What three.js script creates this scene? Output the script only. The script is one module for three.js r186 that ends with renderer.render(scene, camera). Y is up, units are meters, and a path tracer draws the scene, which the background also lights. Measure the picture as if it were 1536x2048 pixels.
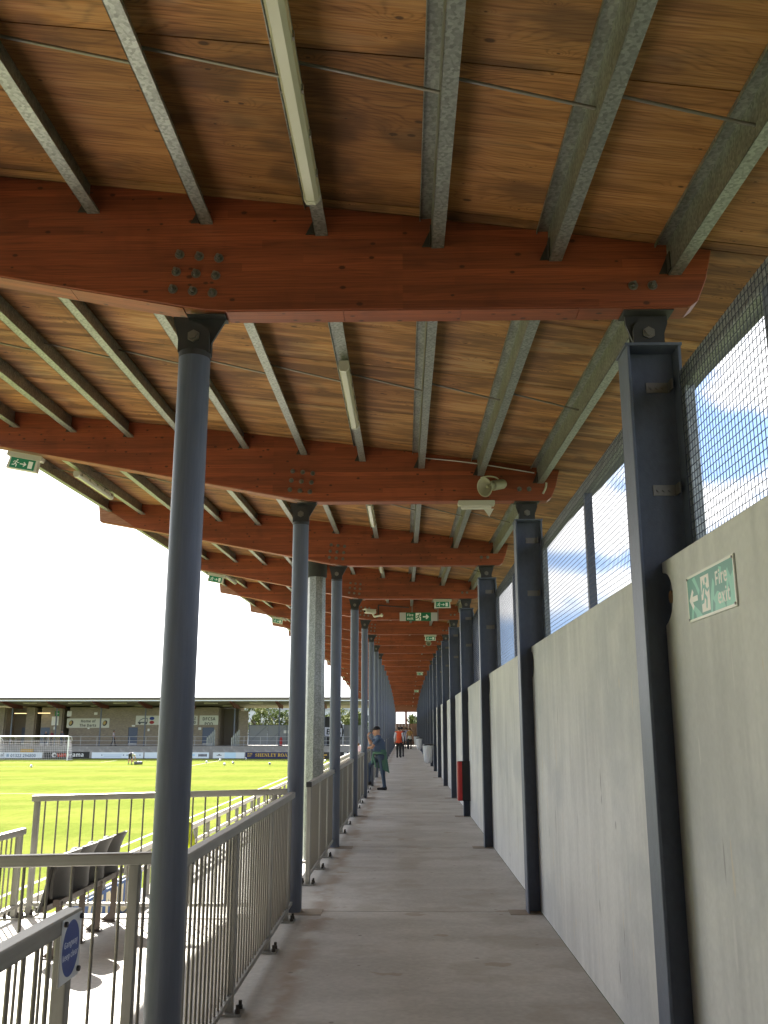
import * as THREE from 'three';
import { mergeGeometries } from 'three/addons/utils/BufferGeometryUtils.js';
import { RectAreaLightUniformsLib } from 'three/addons/lights/RectAreaLightUniformsLib.js';

// ---------------------------------------------------------------- camera, sky, sun, exposure
const scene = new THREE.Scene();
const camera = new THREE.PerspectiveCamera(58.19, 0.75, 0.05, 1500);
camera.position.set(0, 1.7, 0);
camera.rotation.order = 'YXZ';
camera.rotation.set(THREE.MathUtils.degToRad(13.2), THREE.MathUtils.degToRad(1.273), 0);

const renderer = new THREE.WebGLRenderer({ antialias: true });
renderer.setSize(768, 1024);
renderer.toneMapping = THREE.LinearToneMapping;
renderer.toneMappingExposure = 5.8;
renderer.shadowMap.enabled = true;

const SUN = new THREE.Vector3(-0.39, 0.61, -0.69).normalize();
const sun = new THREE.DirectionalLight(new THREE.Color(1, 0.95, 0.87), 5.0);
sun.position.copy(SUN).multiplyScalar(120).add(new THREE.Vector3(-10, 0, -40));
sun.target.position.set(-10, 0, -40);
sun.castShadow = true;
sun.shadow.mapSize.set(4096, 4096);
Object.assign(sun.shadow.camera, { left: -90, right: 90, top: 90, bottom: -90, near: 1, far: 320 });
scene.add(sun, sun.target);
RectAreaLightUniformsLib.init();

// seeded randomness and lattice noise
let seed = 12345;
const rnd = () => { seed = (seed * 1664525 + 1013904223) >>> 0; return seed / 4294967296; };
const rr = (a, b) => a + (b - a) * rnd();
const hash = (x, y, s) => { let h = (x * 374761393 + y * 668265263 + s * 974711) | 0; h = Math.imul(h ^ (h >>> 13), 1274126177); h ^= h >>> 16; return (h >>> 0) / 4294967296; };
const mod = (a, n) => ((a % n) + n) % n;
function vn(x, y, px, py, s) {
  const x0 = Math.floor(x), y0 = Math.floor(y); let fx = x - x0, fy = y - y0;
  fx = fx * fx * (3 - 2 * fx); fy = fy * fy * (3 - 2 * fy);
  const a = mod(x0, px), b = mod(x0 + 1, px), c = mod(y0, py), d = mod(y0 + 1, py);
  const p = hash(a, c, s), q = hash(b, c, s), r = hash(a, d, s), t = hash(b, d, s);
  return (p + (q - p) * fx) * (1 - fy) + (r + (t - r) * fx) * fy;
}
function fbm(u, v, fx, fy, oct, s = 1) {      // periodic in u, v (0..1)
  let a = 0, w = 0.5, n = 0;
  for (let i = 0; i < oct; i++) { a += w * vn(u * fx, v * fy, fx, fy, s + i * 17); n += w; w *= 0.5; fx *= 2; fy *= 2; }
  return a / n;
}
const sst = (a, b, x) => { const t = Math.min(1, Math.max(0, (x - a) / (b - a))); return t * t * (3 - 2 * t); };
const mix = (a, b, t) => a + (b - a) * t;
const mix3 = (a, b, t) => [mix(a[0], b[0], t), mix(a[1], b[1], t), mix(a[2], b[2], t)];

{ // the sky: thin bright cloud round the sun, broken cumulus over blue elsewhere
  const W = 1024, H = 512, data = new Float32Array(W * H * 4), d = new THREE.Vector3();
  const sh = new THREE.Vector3(SUN.x, 0, SUN.z).normalize();
  for (let j = 0; j < H; j++) for (let i = 0; i < W; i++) {
    const ph = ((i + 0.5) / W - 0.5) * Math.PI * 2, el = ((j + 0.5) / H - 0.5) * Math.PI;
    d.set(Math.cos(el) * Math.cos(ph), Math.sin(el), Math.cos(el) * Math.sin(ph));
    const cs = Math.max(0, d.dot(SUN)), y = Math.max(0, d.y);
    let c = mix3([0.185, 0.245, 0.325], [0.06, 0.122, 0.26], Math.pow(y, 0.42));
    const glow = 0.24 * Math.pow(cs, 9) + 0.8 * Math.pow(cs, 60);
    c = [c[0] + glow, c[1] + glow * 0.98, c[2] + glow * 0.93];
    const k = 1 / (y + 0.22), px = d.x * k * 0.26 + 0.5, pz = d.z * k * 0.26 + 0.5;
    const hz = d.x * sh.x + d.z * sh.z, veil = sst(0.82, 0.97, hz / Math.max(0.2, Math.hypot(d.x, d.z)));
    const n = fbm(px + 0.037, pz + 0.083, 9, 9, 6, 5), n2 = fbm(px * 2.1, pz * 2.1, 9, 9, 4, 77);
    let cov = sst(0.465, 0.545, n + 0.12 * (n2 - 0.5) + 0.3 * veil);
    const lum = 0.25 + 0.18 * n2 + 0.45 * Math.pow(cs, 5) + 0.10 * veil;
    cov *= 0.94;
    c = mix3(c, [lum, lum * 0.995, lum * 0.985], cov);
    if (d.y < 0) { const t = sst(0, -0.06, d.y); c = mix3(c, [0.07, 0.085, 0.05], t); }
    data.set([c[0], c[1], c[2], 1], (j * W + i) * 4);
  }
  const t = new THREE.DataTexture(data, W, H, THREE.RGBAFormat, THREE.FloatType);
  t.mapping = THREE.EquirectangularReflectionMapping; t.magFilter = THREE.LinearFilter; t.minFilter = THREE.LinearFilter; t.needsUpdate = true;
  scene.background = t; scene.environment = t;
}

// ---------------------------------------------------------------- helpers
const toS = (c) => Math.round(255 * (c <= 0.0031308 ? 12.92 * c : 1.055 * Math.pow(Math.min(1, c), 1 / 2.4) - 0.055));
function tex(w, h, fn, sx = 1, sy = 1) {        // colour texture from linear values; sx, sy = size in metres
  const d = new Uint8Array(w * h * 4);
  for (let j = 0; j < h; j++) for (let i = 0; i < w; i++) {
    const c = fn((i + 0.5) / w, (j + 0.5) / h);
    const o = (j * w + i) * 4; d[o] = toS(Math.max(0, c[0])); d[o + 1] = toS(Math.max(0, c[1])); d[o + 2] = toS(Math.max(0, c[2])); d[o + 3] = 255;
  }
  const t = new THREE.DataTexture(d, w, h); t.colorSpace = THREE.SRGBColorSpace; t.wrapS = t.wrapT = THREE.RepeatWrapping;
  t.magFilter = THREE.LinearFilter; t.minFilter = THREE.LinearMipmapLinearFilter; t.generateMipmaps = true; t.repeat.set(1 / sx, 1 / sy); t.needsUpdate = true; return t;
}
function gtex(w, h, fn, sx = 1, sy = 1) {       // data texture (bump, roughness)
  const d = new Uint8Array(w * h * 4);
  for (let j = 0; j < h; j++) for (let i = 0; i < w; i++) { const c = Math.round(255 * Math.min(1, Math.max(0, fn((i + 0.5) / w, (j + 0.5) / h)))), o = (j * w + i) * 4; d[o] = d[o + 1] = d[o + 2] = c; d[o + 3] = 255; }
  const t = new THREE.DataTexture(d, w, h); t.wrapS = t.wrapT = THREE.RepeatWrapping; t.magFilter = THREE.LinearFilter; t.minFilter = THREE.LinearMipmapLinearFilter; t.generateMipmaps = true; t.repeat.set(1 / sx, 1 / sy); t.needsUpdate = true; return t;
}
const C = (r, g, b) => new THREE.Color().setRGB(r, g, b);
const mat = (r, g, b, rough = 0.8, extra = {}) => new THREE.MeshStandardMaterial({ color: C(r, g, b), roughness: rough, ...extra });
function print(w, h, draw) {                    // flat lettering
  const c = document.createElement('canvas'); c.width = w; c.height = h; const g = c.getContext('2d'); draw(g, w, h);
  const t = new THREE.CanvasTexture(c); t.colorSpace = THREE.SRGBColorSpace; t.magFilter = THREE.LinearFilter; return t;
}
const taken = new Map();
function numbered(n) { const k = taken.get(n) ?? 0; taken.set(n, k + 1); return k ? `${n}_${String(k).padStart(3, '0')}` : n; }
function thing(name, label, category, pos = [0, 0, 0], group, kind) {
  const o = new THREE.Group(); o.name = numbered(name); o.position.set(...pos); o.userData = { label, category };
  if (group) o.userData.group = group; if (kind) o.userData.kind = kind; scene.add(o); return o;
}
function struct(name, label, category) { const o = thing(name, label, category); o.userData.kind = 'structure'; return o; }
function part(name, geo, m, parent, pos, rot) {
  const o = new THREE.Mesh(geo, m); o.name = name; if (pos) o.position.set(...pos); if (rot) o.rotation.set(...rot); parent.add(o); return o;
}
function box(w, h, d, ou = 0, ov = 0) {         // box with uv in metres
  const g = new THREE.BoxGeometry(w, h, d), u = g.attributes.uv, s = [[d, h], [d, h], [w, d], [w, d], [w, h], [w, h]];
  for (let i = 0; i < u.count; i++) { const f = s[i >> 2]; u.setXY(i, u.getX(i) * f[0] + ou, u.getY(i) * f[1] + ov); }
  return g;
}
const boxAt = (x0, x1, y0, y1, z0, z1) => box(x1 - x0, y1 - y0, Math.abs(z1 - z0)).translate((x0 + x1) / 2, (y0 + y1) / 2, (z0 + z1) / 2);
const merge = (a) => mergeGeometries(a.map((g) => (g.index ? g.toNonIndexed() : g)).map((g) => { for (const k of Object.keys(g.attributes)) if (!['position', 'normal', 'uv'].includes(k)) g.deleteAttribute(k); return g; }));
function poly(pts, depth, bevel = 0) {          // polygon in XY extruded along +z
  const s = new THREE.Shape(pts.map((p) => new THREE.Vector2(p[0], p[1])));
  return new THREE.ExtrudeGeometry(s, { depth, bevelEnabled: bevel > 0, bevelSize: bevel, bevelThickness: bevel, bevelOffset: -bevel, bevelSegments: 1, curveSegments: 8 });
}
function rrect(w, h, r, n = 3) {
  const p = []; for (const [cx, cy, a] of [[w / 2 - r, h / 2 - r, 0], [-w / 2 + r, h / 2 - r, 90], [-w / 2 + r, -h / 2 + r, 180], [w / 2 - r, -h / 2 + r, 270]])
    for (let i = 0; i <= n; i++) { const t = (a + 90 * i / n) * Math.PI / 180; p.push([cx + r * Math.cos(t), cy + r * Math.sin(t)]); }
  return p;
}
const bar = (w, h, len, r = 0.006) => poly(rrect(w, h, r, 2), len).translate(0, 0, -len / 2);   // rounded bar along z, centred
const cyl = (r, h, n = 12, r2 = r) => new THREE.CylinderGeometry(r2, r, h, n);
const tube = (pts, r, n = 6, seg = 24) => new THREE.TubeGeometry(new THREE.CatmullRomCurve3(pts.map((p) => new THREE.Vector3(...p))), seg, r, n);
function rod(a, b, r, n = 6) {                  // straight bar between two points
  const A = new THREE.Vector3(...a), B = new THREE.Vector3(...b), g = cyl(r, A.distanceTo(B), n);
  g.applyQuaternion(new THREE.Quaternion().setFromUnitVectors(new THREE.Vector3(0, 1, 0), B.clone().sub(A).normalize())); g.translate((A.x + B.x) / 2, (A.y + B.y) / 2, (A.z + B.z) / 2); return g;
}
const ORD = ['first', 'second', 'third', 'fourth', 'fifth', 'sixth', 'seventh', 'eighth', 'ninth', 'tenth', 'eleventh', 'twelfth', 'thirteenth', 'fourteenth', 'fifteenth', 'sixteenth', 'seventeenth', 'eighteenth', 'nineteenth', 'twentieth'];

// ---------------------------------------------------------------- materials
function plyTex(s, blotch) {
  const kn = []; seed = 900 + s * 31; for (let i = 0; i < 30; i++) kn.push([rnd(), rnd(), rr(0.004, 0.006) + 0.013 * Math.pow(rnd(), 3)]);
  const base = [0.415, 0.180, 0.054], dark = [0.105, 0.038, 0.013], pale = [0.52, 0.27, 0.098];
  return tex(1024, 512, (u, v) => {
    const wv = fbm(u, v, 3, 5, 3, s), wv2 = fbm(u, v, 9, 22, 3, s + 50);
    let kk = 0, pull = 0;
    for (const [a, b, r] of kn) { const dx = (u - a) * 2.44 * 0.55, dy = (v - b) * 1.22, q = Math.hypot(dx, dy); kk = Math.max(kk, 1 - sst(r * 0.5, r, q)); pull += 0.035 * Math.exp(-q * q / (r * r * 14)); }
    const ln = Math.sin(6.283 * (v * 44 + 10 * wv + 1.8 * wv2 + pull * 90)), g = Math.pow(0.5 + 0.5 * ln, 4) * (0.2 + 0.8 * fbm(u, v, 4, 7, 2, s + 9));
    const fine = fbm(u, v, 14, 260, 3, s + 80);
    let c = mix3(base, dark, 0.8 * g);
    c = mix3(c, pale, 0.45 * sst(0.45, 0.8, fine));
    c = mix3(c, dark, 0.45 * sst(0.52, 0.2, fine));
    const bl = fbm(u, v, 6, 20, 5, s + 140), st = fbm(u, v, 3, 4, 3, s + 200);
    c = mix3(c, [0.13, 0.056, 0.023], blotch * sst(0.46, 0.66, bl) * 0.9); c = mix3(c, [0.09, 0.04, 0.018], 0.6 * sst(0.58, 0.74, fbm(u, v, 5, 4, 5, s + 300)));
    c = mix3(c, [0.66, 0.42, 0.21], blotch * sst(0.45, 0.30, bl) * 0.4);
    const ew = Math.min(v, 1 - v) * 1.22 + 0.1 * (bl - 0.5), eu = Math.min(u, 1 - u) * 2.44; c = mix3(c, [0.10, 0.045, 0.02], 0.75 * sst(0.09, 0.0, ew) * sst(0.42, 0.62, fbm(u, v, 9, 5, 4, s + 260)) + 0.3 * sst(0.03, 0, eu));
    const m = 0.80 + 0.4 * st; c = [c[0] * m, c[1] * m, c[2] * m];
    return mix3(c, [0.06, 0.025, 0.012], kk * 0.85);
  }, 2.44, 1.22);
}
const PLY = [plyTex(3, 0.25), plyTex(11, 0.6), plyTex(27, 0.45), plyTex(41, 0.7)].flatMap((t) => [[1, 1, 1], [0.76, 0.72, 0.70], [0.9, 0.95, 1]].map((q) => new THREE.MeshStandardMaterial({ map: t, roughness: 0.75, color: C(...q) })));
const glulamTex = (() => {
  const kn = []; seed = 77; for (let i = 0; i < 120; i++) kn.push([rnd(), (Math.floor(rnd() * 18) + rr(0.2, 0.8)) / 18, rr(0.005, 0.013)]);
  return tex(2048, 512, (u, v) => {
    const lam = Math.floor(v * 18), fv = v * 18 - lam, tone = 0.78 + 0.44 * hash(lam, Math.floor(u * 3 + hash(lam, 2, 9) * 3), 4);
    const fine = fbm(u, v, 30, 300, 3, 6), wv = fbm(u, v, 8, 18, 2, 60 + lam), g = Math.pow(0.5 + 0.5 * Math.sin(6.283 * (fv * 2.5 + 5 * wv)), 3);
    let c = mix3([0.275, 0.063, 0.022], [0.118, 0.027, 0.010], 0.35 * g + 0.4 * sst(0.55, 0.25, fine));
    c = mix3(c, [0.35, 0.10, 0.037], 0.4 * sst(0.55, 0.85, fine));
    let kk = 0; for (const [a, b, r] of kn) { const dx = Math.abs(u - a) * 6 * 0.6, dy = Math.abs(v - b) * 0.81; if (dx < 0.03 && dy < 0.03) kk = Math.max(kk, 1 - sst(r * 0.5, r * 1.1, Math.hypot(dx, dy))); }
    const ed = sst(0.05, 0, Math.min(fv, 1 - fv)) * 0.25, t2 = tone * (0.72 + 0.56 * fbm(u, v, 7, 3, 4, 90)) * (1 - ed) * (1 - 0.14 * sst(0.55, 0.8, fbm(u, v, 38, 2, 4, 94)));
    c = [c[0] * t2, c[1] * t2, c[2] * t2];
    return mix3(c, [0.05, 0.014, 0.007], kk * 0.85);
  }, 6, 0.81);
})();
const GLULAM = new THREE.MeshStandardMaterial({ map: glulamTex, roughness: 0.55 });
const BLEACH = new THREE.MeshStandardMaterial({ map: tex(512, 128, (u, v) => { const f = fbm(u, v, 8, 60, 3, 400); return mix3([0.42, 0.21, 0.135], [0.30, 0.125, 0.07], sst(0.35, 0.65, f)); }, 1, 0.3), roughness: 0.8 });
const galvTex = (() => {
  const N = 36, P = []; seed = 5; for (let i = 0; i < N * N; i++) P.push([rnd(), rnd(), rnd()]);
  return tex(512, 512, (u, v) => {
    const x = u * N, y = v * N, xi = Math.floor(x), yi = Math.floor(y); let best = 9, id = 0;
    for (let a = -1; a <= 1; a++) for (let b = -1; b <= 1; b++) { const p = P[mod(xi + a, N) * N + mod(yi + b, N)], q = Math.hypot(xi + a + p[0] - x, yi + b + p[1] - y); if (q < best) { best = q; id = p[2]; } }
    const k = (0.72 + 0.5 * id) * (0.82 + 0.36 * fbm(u, v, 4, 4, 4, 33)) * (0.9 + 0.2 * fbm(u, v, 60, 60, 2, 35));
    return [0.31 * k, 0.322 * k, 0.305 * k];
  }, 0.5, 0.5);
})();
const GALV = new THREE.MeshStandardMaterial({ map: galvTex, roughness: 0.48, metalness: 0.8 });
const galvDull = new THREE.MeshStandardMaterial({ map: tex(256, 256, (u, v) => { const k = 0.8 + 0.4 * fbm(u, v, 6, 6, 5, 44), s = 0.9 + 0.2 * fbm(u, v, 40, 3, 2, 47); return [0.31 * k * s, 0.305 * k * s, 0.285 * k * s]; }, 0.4, 0.8), roughness: 0.5, metalness: 0.75 });
const GALVBAR = mat(0.24, 0.225, 0.20, 0.5, { metalness: 0.75 });
const paintTex = tex(256, 512, (u, v) => { const k = (0.88 + 0.24 * fbm(u, v, 30, 50, 3, 55)) * (0.88 + 0.24 * fbm(u, v, 12, 2, 3, 56)), m = fbm(u, v, 5, 4, 4, 58); const c = mix3([0.092, 0.110, 0.155], [0.106, 0.121, 0.158], m); return [c[0] * k, c[1] * k, c[2] * k]; }, 0.6, 1.8);
const PAINT = new THREE.MeshStandardMaterial({ map: paintTex, roughness: 0.46, bumpMap: gtex(256, 256, (u, v) => fbm(u, v, 50, 50, 3, 59), 0.25, 0.25), bumpScale: 0.0006 });
const PLATE = mat(0.035, 0.034, 0.036, 0.55);
const NUT = mat(0.20, 0.19, 0.17, 0.45, { metalness: 0.7 });
const RUSTNUT = mat(0.035, 0.028, 0.022, 0.7);
function slabTex(s) {
  const spots = []; seed = 500 + s * 7; for (let i = 0; i < 42; i++) spots.push([rnd(), rnd(), rr(0.006, 0.022), rnd()]);
  const bl = []; for (let i = 0; i < 7; i++) bl.push([rr(0.1, 0.9), rnd(), rr(0.05, 0.13), rnd()]);
  return tex(512, 1024, (u, v) => {        // u: across the walkway, v: along it
    const a = fbm(u, v, 3, 9, 5, s), f = fbm(u, v, 90, 180, 3, s + 3), b = fbm(u, v, 6, 12, 4, s + 8), st = fbm(u, v, 4, 26, 3, s + 12);
    let c = mix3([0.385, 0.362, 0.328], [0.475, 0.453, 0.418], sst(0.3, 0.7, 0.75 * a + 0.25 * st));
    const k = 0.88 + 0.24 * f; c = [c[0] * k, c[1] * k, c[2] * k];
    c = mix3(c, [0.30, 0.26, 0.205], 0.4 * sst(0.56, 0.75, b));
    // brown silt that washed along the foot of the railing
    const ln = Math.abs(u - 0.155 - 0.05 * (fbm(u * 0.2, v, 3, 5, 3, s + 20) - 0.5)), sl = sst(0.075, 0, ln) * sst(0.36, 0.66, fbm(u, v, 9, 14, 4, s + 22) + 0.08);
    c = mix3(c, [0.21, 0.135, 0.075], 0.62 * sl);
    for (const [x, y, r, q] of spots) { const dd = Math.hypot((u - x) * 2.5, (v - y) * 4.85) / r; if (dd < 1.4) c = mix3(c, q < 0.5 ? [0.12, 0.095, 0.07] : [0.52, 0.49, 0.44], sst(1.2, 0.5, dd + 0.5 * (f - 0.5)) * 0.55); }
    for (const [x, y, r, q] of bl) { const dd = Math.hypot((u - x) * 2.5 * (0.6 + q), (v - y) * 4.85 * 1.6) / r + 2.6 * (fbm(u, v, 26, 48, 4, s + 40) - 0.5); if (dd < 1.4) c = mix3(c, [0.25, 0.18, 0.105], sst(1.15, 0.7, dd) * 0.42); }
    return c;
  }, 2.5, 4.85);
}
const SLAB = [1, 2, 3].map((s) => new THREE.MeshStandardMaterial({ map: slabTex(s * 13), roughness: 0.86, bumpMap: gtex(256, 256, (u, v) => fbm(u, v, 40, 40, 4, s), 0.6, 0.6), bumpScale: 0.0012 }));
function wallTex(s) {
  const sc = []; seed = 700 + s; for (let i = 0; i < 46; i++) sc.push([rnd(), rr(0.02, 0.8), rr(0.004, 0.014), rr(0.015, 0.12), rnd()]);
  return tex(1024, 512, (u, v) => {
    const a = fbm(u, v, 4, 3, 5, s), vs = fbm(u, v, 70, 3, 4, s + 5), f = fbm(u, v, 220, 110, 2, s + 6), w = fbm(u, v, 14, 2, 3, s + 9);
    let c = mix3([0.475, 0.47, 0.45], [0.62, 0.61, 0.575], sst(0.3, 0.7, 0.45 * a + 0.3 * vs + 0.25 * w));
    c = mix3(c, [0.36, 0.375, 0.385], 0.45 * sst(0.5, 0.75, fbm(u, v, 5, 4, 4, s + 15)));
    const k = 0.95 + 0.1 * f; c = [c[0] * k, c[1] * k, c[2] * k];
    for (const [x, y, rx, ry, q] of sc) { const dd = Math.hypot((u - x) * 4.7 / rx / 1.6, (v - y) * 2.5 / ry) + 0.8 * (vs - 0.5); if (dd < 1.3) c = mix3(c, q < 0.45 ? [0.60, 0.53, 0.42] : q < 0.75 ? [0.62, 0.60, 0.57] : [0.24, 0.23, 0.215], sst(1.1, 0.5, dd) * 0.7); }
    return c;
  }, 4.7, 2.5);
}
const WALL = [1, 2].map((s) => new THREE.MeshStandardMaterial({ map: wallTex(s * 19), roughness: 0.85, bumpMap: gtex(256, 256, (u, v) => fbm(u, v, 24, 24, 4, s + 70), 0.8, 0.8), bumpScale: 0.0015 }));
const TERR = new THREE.MeshStandardMaterial({ map: tex(512, 512, (u, v) => { const a = fbm(u, v, 4, 4, 5, 801), f = fbm(u, v, 90, 90, 3, 802); const c = mix3([0.225, 0.215, 0.195], [0.325, 0.31, 0.285], sst(0.3, 0.7, a)), k = 0.86 + 0.28 * f; return [c[0] * k, c[1] * k, c[2] * k]; }, 2.4, 2.4), roughness: 0.9 });
const PLAT = new THREE.MeshStandardMaterial({ map: tex(512, 512, (u, v) => { const a = fbm(u, v, 4, 4, 5, 811), f = fbm(u, v, 90, 90, 3, 812); const c = mix3([0.46, 0.445, 0.41], [0.56, 0.54, 0.505], sst(0.3, 0.7, a)), k = 0.88 + 0.24 * f; return [c[0] * k, c[1] * k, c[2] * k]; }, 2.4, 2.4), roughness: 0.9 });   // newer, paler concrete
// ---------------------------------------------------------------- ground, pitch, walkway, terrace
const GRASS = new THREE.MeshPhysicalMaterial({ specularIntensity: 0, roughness: 1, map: tex(512, 1024, (u, v) => {
  const st = sst(0.47, 0.53, Math.abs(mod(v, 1) - 0.5) * 2), f = fbm(u, v, 120, 170, 3, 21), m = fbm(u, v, 6, 8, 4, 23), p = fbm(u, v, 40, 9, 3, 25);
  let c = mix3([0.105, 0.13, 0.026], [0.126, 0.146, 0.030], st); c = mix3(c, [0.15, 0.158, 0.040], 0.55 * sst(0.4, 0.75, m));
  const k = 0.72 + 0.36 * f + 0.2 * p; return [c[0] * k, c[1] * k, c[2] * k]; }, 9, 11), bumpMap: gtex(256, 256, (u, v) => fbm(u, v, 60, 60, 3, 26), 1.1, 1.1), bumpScale: 0.02 });
const WHITELINE = mat(0.33, 0.35, 0.22, 0.95);
{
  const g = struct('ground', 'level ground of rough grass stretching to the horizon round the stadium', 'ground');
  const p = new THREE.PlaneGeometry(1600, 1600).rotateX(-Math.PI / 2); part('ground_sheet', p, new THREE.MeshStandardMaterial({ map: tex(256, 256, (u, v) => { const k = fbm(u, v, 8, 8, 5, 31); return mix3([0.05, 0.07, 0.025], [0.10, 0.105, 0.05], k); }, 1 / 60, 1 / 60), roughness: 1 }), g, [0, -1.76, -60]);
  const f = struct('pitch', 'mown bright green football pitch with faint stripes and white lines', 'pitch');
  const gp = new THREE.PlaneGeometry(72, 112).rotateX(-Math.PI / 2), uv = gp.attributes.uv; for (let i = 0; i < uv.count; i++) uv.setXY(i, uv.getX(i) * 72, uv.getY(i) * 112);
  part('turf', gp, GRASS, f, [-41.4, -1.7, -50]);
  const Y = -1.696, line = (x0, x1, d0, d1) => part('marking', new THREE.PlaneGeometry(x1 - x0, d1 - d0).rotateX(-Math.PI / 2), WHITELINE, f, [(x0 + x1) / 2, Y, -(d0 + d1) / 2]);
  line(-8.42, -8.30, 1, 100.94); line(-72, -8.3, 100.94, 101.06); line(-19.74, -19.62, 84.5, 100.94); line(-60, -19.74, 84.5, 84.62); line(-30.76, -30.64, 95.5, 100.94); line(-48.96, -30.76, 95.5, 95.62); line(-72, -8.42, 50.4, 50.52);
}
const XR = 1.278;                                // wall face
const D0 = 4.43, BAY = 4.85, NB = 19;            // front of the first beam in view, bay length, beams in view
const dk = (k) => D0 + BAY * k;
const BE = [-22.25, -17.4, -12.55, -7.7, -2.85, 2.0], B0 = 5; for (let k = 0; k < NB; k++) BE.push(dk(k)); BE.push(96.2);
{
  const w = struct('walkway', 'long concrete walkway of cast slabs with brown stains by the railing', 'walkway');
  const cuts = [-22.2, -17.3, -12.45, -7.6, -2.75, 2.1]; for (let k = 0; k < NB; k++) cuts.push(dk(k) + 0.1); cuts.push(96.2);
  for (let i = 0; i + 1 < cuts.length; i++) {
    const a = cuts[i] + 0.006, b = cuts[i + 1] - 0.006, g = box(2.5, 0.2, b - a, i * 0.9, 0);
    const u = g.attributes.uv; for (let q = 8; q < 12; q++) u.setXY(q, u.getX(q) - i * 0.9, u.getY(q));
    part('slab', g, SLAB[i % 3], w, [0.03, -0.1, -(a + b) / 2]);
  }
  part('sub_base', boxAt(-1.2, 1.26, -1.7, -0.2, 22, -96), mat(0.2, 0.19, 0.17, 0.9), w);
}
{
  const t = struct('terrace', 'stepped concrete terrace going down from the walkway to the pitch', 'terrace');
  const step = (x0, x1, y, d0, d1) => part('step', boxAt(x0, x1, -1.76, y, -d0, -d1), TERR, t);
  for (let i = 0; i < 5; i++) {
    const x1 = -1.224 - 0.75 * i, x0 = x1 - 0.75, y = -0.34 * (i + 1) + (i === 4 ? 0.012 : 0);
    for (let d = 9.25; d < 95; d += 14.55) step(x0 + (i === 4 ? -0.75 : 0), x1 - 0.002, y, d + 0.004, Math.min(96, d + 14.546));
    step(x0 + (i === 4 ? -0.75 : 0), x1 - 0.002, y, -22, 4.62);
  }
  const p = struct('seating_platform', 'sunlit flat concrete platform level with the walkway inside galvanised railings', 'platform');
  part('platform_slab', boxAt(-3.66, -1.226, -0.2, -0.002, -4.63, -9.24), PLAT, p); part('platform_base', boxAt(-3.6, -1.3, -1.76, -0.2, -4.7, -9.1), TERR, p);
  for (let i = 3; i < 5; i++) step(-1.224 - 0.75 * (i + 1) - (i === 4 ? 0.75 : 0), i === 3 ? -3.664 : -4.226, -0.34 * (i + 1) + (i === 4 ? 0.012 : 0), 4.63, 9.24);
}

// ---------------------------------------------------------------- roof: heights of the beam soffit rise to midfield and fall again
const HP = [[-23, 3.5], [-3, 3.60], [2, 3.72], [4.43, 3.825], [9.28, 3.996], [14.13, 4.165], [18.98, 4.31], [23.83, 4.43], [28.68, 4.525], [33.53, 4.615], [38.4, 4.70], [43.2, 4.75], [48, 4.79], [53, 4.80], [60, 4.77], [68, 4.66], [76, 4.48], [84, 4.2], [92, 3.82], [97, 3.5]];
function Hb(d) { for (let i = 0; i + 1 < HP.length; i++) if (d <= HP[i + 1][0]) { const t = (d - HP[i][0]) / (HP[i + 1][0] - HP[i][0]); return mix(HP[i][1], HP[i + 1][1], t); } return 3.5; }
const Yt = (H, x) => H + 0.545 - 0.1306 * x - 0.00473 * x * x;
const PX = [-4.70]; for (let i = -7; i <= 2; i++) PX.push(0.155 + 0.617 * i);   // purlin lines
const roof = thing('stand_canopy', 'long timber and steel roof of plywood sheets on galvanised purlins over the walkway', 'roof');
roof.userData.kind = 'thing';
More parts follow.
